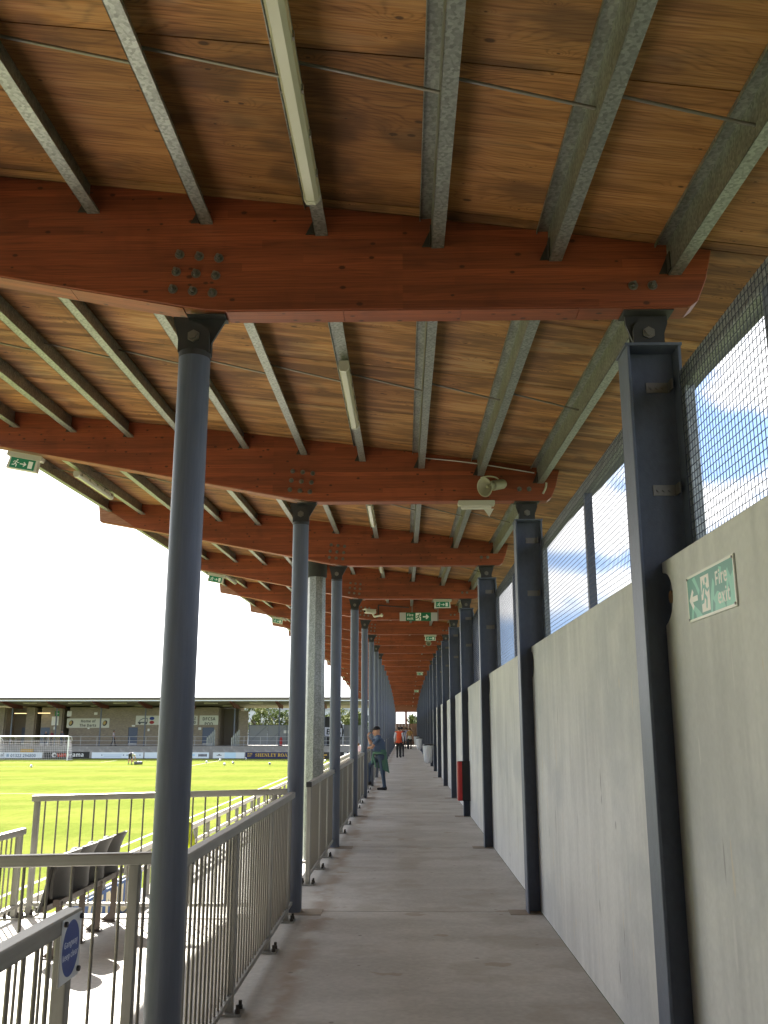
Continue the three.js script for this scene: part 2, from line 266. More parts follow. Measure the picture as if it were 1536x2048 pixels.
{
  const XC = [-4.93, -2.31, 0.16, 2.05], ROOFTOP = mat(0.16, 0.17, 0.18, 0.6), pg = new Map();
  const zsec = (L) => {
    const k = L.toFixed(3); if (pg.has(k)) return pg.get(k);
    const t = 0.0045, h = 0.178, f = 0.066;
    const g = merge([box(t, h, L).translate(0, -h / 2, 0), box(f, t, L, 0.11).translate(-f / 2 + t / 2, -t / 2, 0), box(f, t, L, 0.23).translate(f / 2 - t / 2, -h + t / 2, 0), box(t, 0.018, L).translate(-f + t, -0.011, 0), box(t, 0.016, L).translate(f - t, -h + 0.009, 0)]);
    pg.set(k, g); return g;
  };
  for (let b = 0; b + 1 < BE.length; b++) {
    const d0 = BE[b], d1 = BE[b + 1], h0 = Hb(d0), h1 = Hb(d1), Hd = (d) => mix(h0, h1, (d - d0) / (d1 - d0));
    const zc = b < B0 - 1 ? [d0, d1] : b === B0 ? [2.0, 3.17, 4.34, 4.43] : [d0, d0 + 1.19, d0 + 2.38, d0 + 3.57, d1 - 0.09, d1];
    for (let j = 0; j + 1 < zc.length; j++) for (let i = 0; i < 3; i++) {
      const x0 = XC[i] + 0.003, x1 = XC[i + 1] - 0.003, a = zc[j] + 0.004, c = zc[j + 1] - 0.004, g = box(x1 - x0, 0.018, c - a, rr(0, 0.04), rr(0, 0.03)), p = g.attributes.position;
      for (let q = 0; q < p.count; q++) { const X = (x0 + x1) / 2 + p.getX(q), Z = -(a + c) / 2 + p.getZ(q); p.setXYZ(q, X, Yt(Hd(-Z), X) + 0.011 + p.getY(q), Z); }
      g.computeVertexNormals();
      part('plywood_sheet', g, PLY[(b === B0 ? [0, 2, 0][(i + j) % 3] : b === B0 + 1 ? [1, 3][(i + j) % 2] : (b * 5 + i * 3 + j * 7) % 4) * 3 + (b * 2 + i * 5 + j * 4) % 3], roof);
    }
    const rg = new THREE.BoxGeometry(7.2, 0.04, d1 - d0 - 0.002, 8, 1, 1), rp = rg.attributes.position;
    for (let q = 0; q < rp.count; q++) { const X = -1.42 + rp.getX(q), Z = -(d0 + d1) / 2 + rp.getZ(q); rp.setXYZ(q, X, Yt(Hd(-Z), X) + 0.052 + rp.getY(q), Z); }
    rg.computeVertexNormals(); part('roof_sheet', rg, ROOFTOP, roof);
    const a = d0 + (b <= B0 ? 0 : 0.142), c = d1 - 0.002, L = c - a, g = zsec(L);
    for (const X of PX) {
      const y0 = Yt(Hd(a), X) - 0.001, y1 = Yt(Hd(c), X) - 0.001;
      part('purlin', g, GALV, roof, [X, (y0 + y1) / 2, -(a + c) / 2], [Math.atan2(y1 - y0, L), 0, 0]);
    }
    if (b >= B0 && b < B0 + 8) { // sag rods from the head of one purlin to the foot of the next
      const dm = b === B0 ? 3.2 : (d0 + d1) / 2 + 0.07;
      for (let i = 0; i + 1 < PX.length; i++) part('tie_rod', rod([PX[i] + 0.003, Yt(Hd(dm), PX[i]) - 0.045, -dm], [PX[i + 1] - 0.003, Yt(Hd(dm), PX[i + 1]) - 0.125, -dm], 0.0075), GALVBAR, roof);
    }
  }
}
// glulam beams
const BX = (k) => -1.095 + 0.065 * Math.min(1, k / 3);    // pitch-side column line
const nutG = merge([cyl(0.026, 0.006, 12).rotateX(Math.PI / 2).translate(0, 0, 0.003), cyl(0.016, 0.018, 6).rotateX(Math.PI / 2).translate(0, 0, 0.015), cyl(0.0095, 0.02, 8).rotateX(Math.PI / 2).translate(0, 0, 0.034)]);
const cleatG = merge([box(0.006, 0.1, 0.06), poly([[-0.045, -0.05], [0, -0.05], [0, 0.05]], 0.006).translate(0, 0, -0.026)]);
for (let k = 0; k < NB; k++) {
  const d = dk(k), H = Hb(d), xk = BX(k) + 0.02, tip = -4.83, yTip = H + 0.19 * (xk - tip);
  const far = k >= 9;
  const bm = thing('timber_beam', `${ORD[k]} red-brown laminated timber roof beam counted from the near end of the walkway`, 'beam', [0, 0, -d], 'laminated timber roof beams', 'thing');
  const pts = [[1.49, H], [xk + 0.14, H], [xk + 0.04, H + 0.006], [xk - 0.06, H + 0.022], [tip + 0.01, yTip], [tip - 0.03, Yt(H, tip) - 0.003]];
  for (let x = -4.2; x < 1.6; x += 0.6) pts.push([x, Yt(H, x) - 0.003]);
  pts.push([1.62, Yt(H, 1.62) - 0.003], [1.58, H + 0.15], [1.53, H + 0.03]);
  const g = poly(pts, 0.14, k < 5 ? 0.004 : 0).translate(0, 0, -0.14), u = g.attributes.uv;
  for (let q = 0; q < u.count; q++) u.setXY(q, u.getX(q) + k * 1.37, u.getY(q) - H + k * 0.045 * 3);
  part('lamination_body', g, GLULAM, bm);
  // planed underside in short butt-jointed boards
  if (k < 12) {
    const L = k < 5 ? 0.615 : 1.9;
    for (let x = xk + 0.15; x < 1.45; x += L) { const x2 = Math.min(1.475, x + L - 0.003); part('soffit_board', box(x2 - x, 0.005, 0.136, rr(0, 5)).translate((x + x2) / 2, H - 0.003, -0.07), GLULAM, bm); }
    const sl = Math.atan(0.19); for (let s = 0.02; s < 3.68; s += L) { const l = Math.min(L - 0.003, 3.70 - s), m = part('soffit_board', box(l, 0.005, 0.136, rr(0, 5)), GLULAM, bm, [xk - 0.06 - (s + l / 2) * Math.cos(sl), H + 0.0185 + (s + l / 2) * Math.sin(sl), -0.07]); m.rotation.z = -sl; }
    part('weathered_end', poly([[tip - 0.027, Yt(H, tip) - 0.05], [tip + 0.012, yTip + 0.008], [tip + 0.56, yTip - 0.19 * 0.54 + 0.012]], 0.002), BLEACH, bm, [0, 0, k < 5 ? 0.0046 : 0.0005]);
  }
  if (k < 7) {
    for (let i = 0; i < 3; i++) for (let j = 0; j < 3; j++) part('bolt', nutG, NUT, bm, [xk - 0.11 + i * 0.105 - j * 0.013, H + 0.325 - j * 0.1 - i * 0.012, 0], [0, 0, i * 0.4 + j * 0.9]);
    for (const x of [1.2, 1.3]) part('bolt', nutG, NUT, bm, [x, H + 0.118, 0]);
    if (k < 4) for (const X of PX) if (X > -4.6) part('cleat', cleatG, RUSTNUT, bm, [X - 0.0075, Yt(H, X) - 0.125, 0.035]);
  }
}
// ---------------------------------------------------------------- round columns on the pitch side, rolled steel columns on the wall side
const lugShape = (w, h) => { const s = new THREE.Shape(); s.moveTo(-w / 2, 0); s.lineTo(-w / 2, h - w / 2); s.absarc(0, h - w / 2, w / 2, Math.PI, 0, true); s.lineTo(w / 2, 0); s.closePath(); return new THREE.ExtrudeGeometry(s, { depth: 0.014, bevelEnabled: false, curveSegments: 10 }); };
const capBolt = merge([cyl(0.034, 0.012, 6).rotateX(Math.PI / 2), cyl(0.02, 0.03, 10).rotateX(Math.PI / 2)]);
const GROUT = new THREE.MeshStandardMaterial({ map: tex(128, 128, (u, v) => { const f = fbm(u, v, 6, 6, 4, 61); return mix3([0.24, 0.19, 0.14], [0.36, 0.31, 0.255], f); }), roughness: 0.95 });
for (let k = 0; k < NB; k++) {
  const d = dk(k), H = Hb(d), far = k >= 9, top = H - 0.215;
  const c = thing('round_column', `${ORD[k]} round blue-grey steel column from the near end, on the pitch side`, 'column', [BX(k), 0, -(d + 0.07)], 'round steel columns', 'thing');
  part('shaft', cyl(0.082, top, k < 6 ? 40 : 16).translate(0, top / 2, 0), PAINT, c);
  if (k < 8) {
    part('head_collar', cyl(0.0835, 0.03, 32).translate(0, top - 0.012, 0), PLATE, c);
    part('lug', lugShape(0.165, 0.165), PLATE, c, [0, top, 0.028]); part('lug', lugShape(0.165, 0.165), PLATE, c, [0, top, -0.042]);
    part('gusset', poly([[-0.12, 0.214], [0.0, 0.206], [0.16, 0.206], [0.16, 0.196], [0.085, 0.06], [0.085, 0.0], [-0.085, 0.0], [-0.085, 0.06], [-0.12, 0.203]], 0.02), PLATE, c, [0, top, -0.01]);
    part('bearing_plate', box(0.20, 0.010, 0.11).translate(0.06, H - top - 0.0125, 0), PLATE, c, [0, top, 0]);
    part('pin', capBolt, NUT, c, [0, top + 0.085, 0.05]);
    part('grout_patch', box(0.36, 0.004, 0.3).translate(0.1, 0.0022, 0.02), GROUT, c);
  }
}
const FL = 1.148;                                // column face toward the walkway
const slotBracket = merge([box(0.11, 0.055, 0.006), box(0.006, 0.055, 0.07).translate(0.06, 0, 0.035), ...[-0.03, 0, 0.03].map((x) => cyl(0.01, 0.01, 8).rotateX(Math.PI / 2).translate(x, 0, 0.004))]);
for (let k = 0; k < NB; k++) {
  const d = dk(k), H = Hb(d), far = k >= 9, top = H - 0.215;
  const c = thing('steel_column', `${ORD[k]} flanged blue-grey steel column from the near end, set into the concrete wall`, 'column', [FL, 0, -d], 'flanged steel columns', 'thing');
  part('flange', bar(0.014, 0.2, top, 0.003).rotateX(-Math.PI / 2).translate(0.007, top / 2, -0.1), PAINT, c);
  part('web', box(0.246, top, 0.01).translate(0.137, top / 2, -0.12), PAINT, c);
  part('flange', box(0.014, top, 0.2).translate(0.267, top / 2, -0.1), PAINT, c);
  if (k < 9) {
    part('cap_plate', box(0.29, 0.014, 0.214).translate(0.135, top + 0.007, -0.1), PAINT, c);
    part('lug', lugShape(0.16, 0.165), PLATE, c, [0.13, top + 0.0145, -0.06]); part('lug', lugShape(0.16, 0.165), PLATE, c, [0.13, top + 0.0145, -0.14]);
    part('gusset', poly([[-0.11, 0.20], [0.11, 0.20], [0.11, 0.16], [0.07, 0.04], [-0.07, 0.04], [-0.11, 0.16]], 0.02), PLATE, c, [0.13, top, -0.1]);
    part('bearing_plate', box(0.26, 0.012, 0.13).translate(0.13, H - top - 0.0065, -0.08), PLATE, c, [0, top, 0]);
    part('pin', capBolt, NUT, c, [0.13, top + 0.09, -0.045]);
    for (const y of [top - 0.19, top - 0.74]) if (y > 2.6) part('fixing_bracket', slotBracket, GALVBAR, c, [0.17, y, -0.111]);
    part('grout_patch', box(0.3, 0.004, 0.24).translate(-0.02, 0.0022, -0.08), GROUT, c);
  }
}
// ---------------------------------------------------------------- concrete wall panels and mesh screens above them
{
  const w = thing('concrete_wall', 'pale grey precast concrete wall of tall smooth panels along the walkway', 'wall', [0, 0, 0], undefined, 'thing');
  const WT = 2.50, segs = [[-22, -12.5], [-12.46, -2.9], [-2.86, 2.1], [2.14, dk(0) + 0.108]]; for (let k = 0; k < NB; k++) segs.push([dk(k) + 0.132, (k + 1 < NB ? dk(k + 1) : 96.1) + 0.108]);
  segs.forEach(([a, b], i) => {
    const L = b - a, s = new THREE.Shape(); s.moveTo(0, 0.004); s.lineTo(L, 0.004); s.lineTo(L, WT - 0.02); s.quadraticCurveTo(L, WT, L - 0.02, WT); s.lineTo(0, WT);
    if (i > 2) { s.lineTo(0, WT - 0.055); s.quadraticCurveTo(0.13, WT - 0.07, 0.15, WT - 0.17); s.quadraticCurveTo(0.14, WT - 0.28, 0.0, WT - 0.31); }
    s.closePath();
    const g = new THREE.ExtrudeGeometry(s, { depth: 0.10, bevelEnabled: true, bevelSize: 0.006, bevelThickness: 0.006, bevelOffset: -0.006, bevelSegments: 1, curveSegments: 6 });
    const u = g.attributes.uv; for (let q = 0; q < u.count; q++) u.setX(q, u.getX(q) + i * 1.9);
    g.rotateY(-Math.PI / 2); g.translate(0, 0, 0);   // shape x -> +z (toward the viewer), so x = 0 is the far end
    part('panel', g, WALL[i % 2], w, [XR + 0.106, 0, -b]);
    if (i > 2 && i < 10) { const f = part('fixing_boss', merge([cyl(0.085, 0.03, 24).rotateZ(Math.PI / 2), cyl(0.05, 0.05, 24).rotateZ(Math.PI / 2)]), PAINT, w, [XR + 0.05, WT - 0.18, -b + 0.06]); part('boss_plug', cyl(0.03, 0.06, 16).rotateZ(Math.PI / 2), mat(0.34, 0.2, 0.11, 0.8), f, [-0.005, 0, 0]); }
  });
  const WIRE = mat(0.055, 0.06, 0.085, 0.5, { metalness: 0.3 });
  for (let k = -1; k < NB - 1; k++) {
    const a = (k < 0 ? 2.2 : dk(k) + 0.26), b = dk(k + 1) - 0.015, y0 = WT, y1 = Math.min(Hb(a), Hb(b)) - 0.26, X = 1.40, far = k >= 7;
    const m = thing('mesh_screen', `wire mesh screen above the wall, in the ${['stretch beside the nearest fire exit sign', ...ORD.map((o) => o + ' bay past that sign')][k + 1]}`, 'mesh screen', [X, 0, 0], 'wire mesh screens over the wall', 'thing');
    const zr = (z) => [X - X, 0, z];
    part('top_rail', bar(0.05, 0.1, b - a, 0.004).translate(0.03, y1 - 0.05, -(a + b) / 2), GALV, m);
    part('bottom_rail', bar(0.04, 0.03, b - a, 0.004).translate(0.03, y0 + 0.016, -(a + b) / 2), GALV, m);
    for (const d of [a + 0.025, b - 0.025]) part('post', box(0.05, y1 - y0 - 0.132, 0.05).translate(0.03, (y0 + y1) / 2 - 0.034, -d), GALV, m);
    part('mid_post', box(0.06, y1 - y0 - 0.132, 0.05).translate(0.03, (y0 + y1) / 2 - 0.034, -(a + b) / 2), PAINT, m);
    const s = far ? 0.076 : 0.038, t = far ? 0.0045 : 0.0027, wires = [];
    for (let z = a + 0.01; z < b; z += s) wires.push(box(t, y1 - y0 - 0.01, t).translate(0, (y0 + y1) / 2, -z));
    for (let y = y0 + 0.02; y < y1; y += s) wires.push(box(t, t, b - a).translate(-t * 0.7, y, -(a + b) / 2));
    const wm = part('wire_mesh', merge(wires), WIRE, m); wm.userData.kind = 'stuff';
  }
}
{ // the closed end of the stand behind the viewer, which keeps the near beams dark
  const e = thing('stand_end_wall', 'blockwork wall closing the near end of the stand behind the viewer', 'wall', [0, 0, 22.2], undefined, 'thing');
  part('wall', boxAt(-5, 2.1, -1.76, 4.1, 0, 0.25), mat(0.3, 0.28, 0.25, 0.9), e);
  // the bowl goes on round the corner and along the near goal line
  const n = thing('near_end_stand', 'roofed stand round the corner and behind the near goal, behind the viewer', 'stand', [0, 0, 0], undefined, 'thing'), RM = mat(0.2, 0.11, 0.05, 0.8), WM = mat(0.26, 0.23, 0.19, 0.9);
  part('corner_roof', boxAt(-13, -5.04, 5.2, 5.3, 22, -5.4), RM, n); part('end_roof', boxAt(-75, -13.01, 4.9, 5.0, 14, 5), RM, n); part('wall', boxAt(-75, -5.3, -1.7, 4.9, 13.8, 14.05), WM, n);
  for (let i = 0; i < 4; i++) part('terrace_step', boxAt(-75, -13.4, -1.74, -1.36 + 0.34 * i, 7 + i * 1.6, i < 3 ? 8.598 + i * 1.6 : 13.78), TERR, n);
  for (let x = -70; x < -13; x += 6) part('column', cyl(0.09, 6.2, 12).translate(x, 1.8, 10.5), PAINT, n); for (const z of [-4.5, 1, 8, 15]) part('column', cyl(0.09, 6.9, 12).translate(-12, 1.75, z), PAINT, n);
}
// ---------------------------------------------------------------- railings
const BASEP = merge([box(0.17, 0.014, 0.15)]), BNUT = merge([cyl(0.017, 0.022, 6), cyl(0.011, 0.03, 8).translate(0, 0.022, 0)]);
function railing(label, x0, d0, x1, d1, o = {}) {
  const { y = 0, h = 1.1, h1 = h, posts = [], gap = 0.104, top = [0.06, 0.055], far = false, bottom = 0.1, plates = true, capped = false } = o;
  const A = new THREE.Vector3(x0, 0, -d0), B = new THREE.Vector3(x1, 0, -d1), L = A.distanceTo(B), dir = B.clone().sub(A).normalize(), ang = Math.atan2(dir.x, dir.z);
  const r = thing('guard_railing', label, 'railing', [x0, y, -d0], 'galvanised guard railings', 'thing'); r.rotation.y = ang;    // local +z runs along the railing
  const sl = Math.atan2(h1 - h, L), hs = (s) => mix(h, h1, s / L);
  part('top_rail', bar(top[0], top[1], L / Math.cos(sl), 0.006), galvDull, r, [0, (h + h1) / 2 - top[1] / 2, L / 2], [-sl, 0, 0]);
  part('bottom_rail', bar(0.045, 0.03, L, 0.004), galvDull, r, [0, bottom, L / 2]);
  if (capped) part('end_cap', box(0.063, 0.058, 0.006), mat(0.02, 0.02, 0.022, 0.5), r, [0, h - top[1] / 2, -0.003]);
  for (const s of posts) {
    const ph = hs(s) - top[1] - 0.001, p = part('post', bar(0.05, 0.05, ph - 0.014, 0.005).rotateX(-Math.PI / 2).translate(0, (ph + 0.014) / 2, 0), galvDull, r, [0, 0, s]);
    if (plates) { part('base_plate', BASEP, galvDull, p, [0, 0.0075, 0]); if (!far) for (const [a, b] of [[0.06, 0.05], [0.06, -0.05], [-0.06, 0.05], [-0.06, -0.05]]) part('bolt', BNUT, RUSTNUT, p, [a, 0.025, b]); }
  }
  const gs = [], bal = far ? null : new THREE.CylinderGeometry(0.008, 0.008, 1, 8);
  for (let s = gap * 0.6; s < L - 0.02; s += gap) {
    if (posts.some((q) => Math.abs(q - s) < 0.04)) continue;
    const l = hs(s) - top[1] - bottom - 0.013;
    if (far) gs.push(cyl(0.008, l, 5).translate(0, bottom + 0.014 + l / 2, s));
    else { const m = part('baluster', bal, GALVBAR, r, [0, bottom + 0.014 + l / 2, s]); m.scale.y = l; }
  }
  if (far) part('balusters', merge(gs), GALVBAR, r).userData.kind = 'stuff';
  return r;
}
const RX = -1.085;
railing('galvanised railing along the walkway between the first two round columns', RX, 4.68, RX, 9.2, { posts: [0.05, 1.47, 3.05, 4.2] });
railing('short galvanised railing carrying the blue gangway sign', RX - 0.055, 0.6, RX - 0.055, 3.36, { posts: [0.1, 1.3, 2.69] });
railing('galvanised railing crossing in front of the dark seats from the first round column', RX - 0.1, 4.69, -3.6, 4.69, { posts: [0.12, 2.46], gap: 0.118, h: 1.115, h1: 1.06 });
railing('galvanised railing behind the dark seats, crossing from the second round column', RX - 0.04, 9.12, -3.56, 9.12, { posts: [0.12, 2.39], gap: 0.118, h: 1.135, h1: 1.07 });
railing('low galvanised railing on the pitch edge of the seating platform', -3.6, 4.78, -3.6, 9.05, { posts: [0.06, 1.4, 2.75, 4.2], h: 0.78, h1: 0.78 });
for (let k = 1; k < NB - 1; k++) {
  const a = k === 1 ? 10.86 : dk(k) + 0.17, b = dk(k + 1) - 0.03, L = b - a, far = k >= 5;
  const posts = k === 1 ? [0.03, 1.2, 2.25] : [0.1, 1.7, 3.1, L - 0.08].filter((s) => s < L);
  railing(k === 1 ? 'galvanised railing with black end cap starting past the second round column' : `galvanised walkway railing just past the ${ORD[k]} round column`, BX(k) - 0.02, a, BX(k + 1) - 0.02, b, { posts, far, capped: k === 1 });
}
// ---------------------------------------------------------------- signs and fittings
const GREEN = '#0f7a52';
function runner(g, x, y, s, col) {              // running figure in strokes, s = height
  g.strokeStyle = g.fillStyle = col; g.lineWidth = s * 0.13; g.lineCap = 'round'; g.lineJoin = 'round';
  g.beginPath(); g.arc(x + s * 0.16, y - s * 0.40, s * 0.10, 0, 7); g.fill();
  g.beginPath(); g.moveTo(x + s * 0.08, y - s * 0.24); g.lineTo(x - s * 0.05, y + s * 0.05); g.lineTo(x + s * 0.16, y + s * 0.22); g.lineTo(x + s * 0.12, y + s * 0.46); g.stroke();
  g.beginPath(); g.moveTo(x - s * 0.05, y + s * 0.05); g.lineTo(x - s * 0.16, y + s * 0.26); g.lineTo(x - s * 0.38, y + s * 0.28); g.stroke();
  g.lineWidth = s * 0.09; g.beginPath(); g.moveTo(x + s * 0.06, y - s * 0.22); g.lineTo(x - s * 0.2, y - s * 0.2); g.lineTo(x - s * 0.3, y - s * 0.02); g.stroke();
  g.beginPath(); g.moveTo(x + s * 0.08, y - s * 0.2); g.lineTo(x + s * 0.26, y - s * 0.04); g.lineTo(x + s * 0.4, y - s * 0.1); g.stroke();
}
function arrow(g, x, y, l, dir, col, w) {
  g.strokeStyle = col; g.lineWidth = w; g.lineCap = 'butt'; g.lineJoin = 'miter'; g.beginPath(); g.moveTo(x - dir * l / 2, y); g.lineTo(x + dir * l * 0.42, y); g.stroke();
  g.beginPath(); g.moveTo(x + dir * l * 0.1, y - l * 0.38); g.lineTo(x + dir * l * 0.48, y); g.lineTo(x + dir * l * 0.1, y + l * 0.38); g.stroke();
}
const exitPrint = new THREE.MeshStandardMaterial({ roughness: 0.45, map: print(320, 140, (g, w, h) => { g.fillStyle = '#16805a'; g.fillRect(0, 0, w, h); runner(g, 70, 70, 104, '#eef3ea'); arrow(g, 166, 74, 78, 1, '#eef3ea', 15); g.fillStyle = '#eef3ea'; g.fillRect(232, 22, 58, 98); }) });
const fireHang = new THREE.MeshStandardMaterial({ roughness: 0.5, map: print(600, 200, (g, w, h) => { g.fillStyle = '#0c6b45'; g.fillRect(0, 0, w, h); g.fillStyle = '#e9ecdf'; g.font = 'bold 84px sans-serif'; g.fillText('Fire', 24, 88); g.fillText('exit', 24, 172); g.fillRect(232, 10, 128, 180); runner(g, 300, 100, 150, '#0c6b45'); arrow(g, 470, 102, 130, 1, '#e9ecdf', 32); }) });
const fireWall = new THREE.MeshStandardMaterial({ roughness: 0.4, map: print(900, 300, (g, w, h) => {
  g.fillStyle = '#d9d8c4'; g.fillRect(0, 0, w, h); g.fillStyle = '#0e7d57'; g.fillRect(18, 16, w - 36, h - 32);
  // bleached and peeling film
  const peel = (col, list) => { g.fillStyle = col; for (const p of list) { g.beginPath(); p.forEach(([x, y], i) => (i ? g.lineTo(x, y) : g.moveTo(x, y))); g.closePath(); g.fill(); } };
  peel('rgba(128,198,164,0.8)', [[[60, 284], [95, 190], [150, 205], [240, 250], [290, 284]], [[120, 30], [175, 20], [262, 120], [238, 150], [190, 90]], [[455, 284], [470, 180], [520, 80], [548, 110], [528, 200], [590, 170], [660, 190], [720, 284]], [[640, 30], [690, 40], [668, 120], [640, 100]], [[730, 284], [760, 150], [740, 90], [790, 60], [832, 120], [882, 90], [882, 284]]]);
  peel('rgba(14,118,84,0.9)', [[[480, 284], [505, 210], [540, 240], [530, 284]], [[770, 200], [800, 140], [820, 220], [790, 260]], [[100, 284], [120, 230], [160, 262], [170, 284]]]);
  arrow(g, 140, 160, 150, -1, '#dcd9c6', 36);
  g.fillStyle = '#d8d2bd'; g.fillRect(290, 40, 160, 226); g.fillStyle = '#2d8a68'; g.beginPath(); g.moveTo(330, 60); g.lineTo(300, 150); g.lineTo(352, 110); g.closePath(); g.fill(); runner(g, 360, 150, 190, '#3a8f70');
  g.fillStyle = '#d3cfb9'; g.font = 'bold 118px sans-serif'; g.fillText('Fire', 560, 136); g.fillText('exit', 590, 252);
}) });
function plate(parent, w, h, t, m, edge, name = 'face') { part('backing', box(w, h, t), edge, parent); return part(name, new THREE.PlaneGeometry(w - 0.002, h - 0.002), m, parent, [0, 0, t / 2 + 0.0015]); }
const WHITEP = mat(0.62, 0.60, 0.52, 0.5), CREAM = mat(0.50, 0.48, 0.38, 0.5), SIGNW = mat(0.7, 0.7, 0.66, 0.5);
{
  const s = thing('fire_exit_sign', 'weathered green fire exit sign fixed to the concrete wall panel', 'sign', [XR - 0.004, 2.256, -3.835]); s.rotation.y = -Math.PI / 2;
  plate(s, 0.61, 0.204, 0.004, fireWall, SIGNW); for (const x of [-0.29, 0.29]) for (const y of [-0.09, 0.09]) part('screw', cyl(0.006, 0.004, 8).rotateX(Math.PI / 2), NUT, s, [x, y, 0.005]);
}
{
  const d = 22, y = 4.285, s = thing('hanging_fire_exit_sign', 'green and white fire exit sign hanging on two straps across the walkway', 'sign', [0.335, y, -d]);
  part('board', box(0.9, 0.2, 0.012), mat(0.46, 0.45, 0.42, 0.5), s); part('face', new THREE.PlaneGeometry(0.6, 0.2), fireHang, s, [-0.0, 0, 0.0085]);
  const Hd = mix(Hb(dk(3)), Hb(dk(4)), (d - dk(3)) / BAY);
  for (const X of [PX[8], PX[9]]) { const top = Yt(Hd, X) - 0.179 - y; part('strap', box(0.025, top + 0.1, 0.004).translate(X - 0.335 + 0.03, (top - 0.1) / 2, -0.01), GALVBAR, s); }
}
function exitBox(label, X, k, tilt = 0) {
  const d = dk(k), H = Hb(d) + (X < -1 ? 0.19 * (BX(k) - 0.04 - X) : 0);
  const e = thing('emergency_exit_light', label, 'exit sign', [X, H - 0.012, -d + 0.02 - 0.07], 'green running man exit boxes under the beams'); e.rotation.z = tilt;
  part('mounting', poly(rrect(0.38, 0.05, 0.012), 0.10).translate(0, -0.026, -0.05), CREAM, e);
  part('housing', poly([[-0.155, -0.05], [0.155, -0.05], [0.17, -0.18], [-0.17, -0.18]].reverse(), 0.06, 0.004).translate(0, 0, -0.03), WHITEP, e);
  part('legend', new THREE.PlaneGeometry(0.27, 0.112), exitPrint, e, [0, -0.113, 0.0358]);
}
const sl19 = -Math.atan(0.19);
exitBox('green running man exit box under the pitch end of the second beam', -4.02, 1, sl19);
exitBox('green running man exit box under the pitch end of the fourth beam', -3.93, 3, sl19);
exitBox('green running man exit box under the pitch end of the sixth beam', -3.95, 5, sl19);
exitBox('green running man exit box above the walkway under the fourth beam', 0.79, 3);
exitBox('green running man exit box above the walkway under the sixth beam', 0.80, 5);
exitBox('small distant exit box above the walkway near the wall columns', 0.86, 10);
exitBox('smallest exit box far down the walkway ceiling', 0.9, 14);
{ // exit lamp seen edge-on below the second beam
  const e = thing('exit_light_bar', 'cream exit lamp seen edge-on under the second beam beside the horn', 'lamp', [0.75, Hb(dk(1)) - 0.008, -dk(1) - 0.03]);
  part('mounting', poly(rrect(0.38, 0.05, 0.014), 0.09).translate(0, -0.025, -0.02), CREAM, e); part('diffuser', poly(rrect(0.31, 0.03, 0.008), 0.06).translate(0, -0.066, -0.005), WHITEP, e);
  part('blade', poly([[-0.045, 0], [0.06, 0], [0.012, -0.085]], 0.006), WHITEP, e, [0.12, -0.08, 0.02]);
}
// fluorescent fittings under the purlins
const DIFF = mat(0.47, 0.46, 0.37, 0.2), TRAY = mat(0.46, 0.45, 0.38, 0.5);
function batten(label, X, b, dm, L = 1.5, side = 0.032) {
  const d0 = BE[b], d1 = BE[b + 1], Hd = (d) => mix(Hb(d0), Hb(d1), (d - d0) / (d1 - d0)), y = Yt(Hd(dm), X) - 0.1795;
  const f = thing('batten_light', label, 'light', [X + side, y, -dm], 'unlit fluorescent batten lights under the roof'); f.rotation.x = Math.atan2(Yt(Hd(d1), X) - Yt(Hd(d0), X), d1 - d0);
  for (const z of [-0.45, 0.45]) part('bracket', box(0.05, 0.024, 0.05).translate(0, -0.013, z), GALVBAR, f);
  part('tray', bar(0.074, 0.032, L, 0.006).translate(0, -0.041, 0), TRAY, f);
  const sec = [[-0.039, -0.058], [-0.037, -0.078], [-0.024, -0.1], [0.016, -0.103], [0.034, -0.082], [0.039, -0.058]];
  part('diffuser', poly(sec, L - 0.05).translate(0, 0, -(L - 0.05) / 2), DIFF, f);
  for (const z of [-1, 1]) part('end_cap', poly(sec.map(([a, c]) => [a * 1.06, (c + 0.058) * 1.06 - 0.058]), 0.03).translate(0, 0, z * (L / 2 - 0.015) - 0.015), TRAY, f);
  for (let z = -0.6; z <= 0.61; z += 0.3) for (const sx of [-1, 1]) part('clip', box(0.008, 0.03, 0.02).translate(sx * 0.041, -0.056, z), GALVBAR, f);
}
batten('long grey batten light nearest overhead, above the first beam', PX[7], B0, 3.12, 1.6);
for (let k = 0; k < 6; k++) batten(`grey batten light over the middle of the walkway between the ${ORD[k]} and ${ORD[k + 1]} beams`, PX[7], k + B0 + 1, (dk(k) + dk(k + 1)) / 2 + 0.12, 1.5);
for (const k of [1, 3, 5]) batten(`batten light near the roof edge between the ${ORD[k]} and ${ORD[k + 1]} beams`, PX[1], k + B0 + 1, (dk(k) + dk(k + 1)) / 2 + 0.1, 1.4);
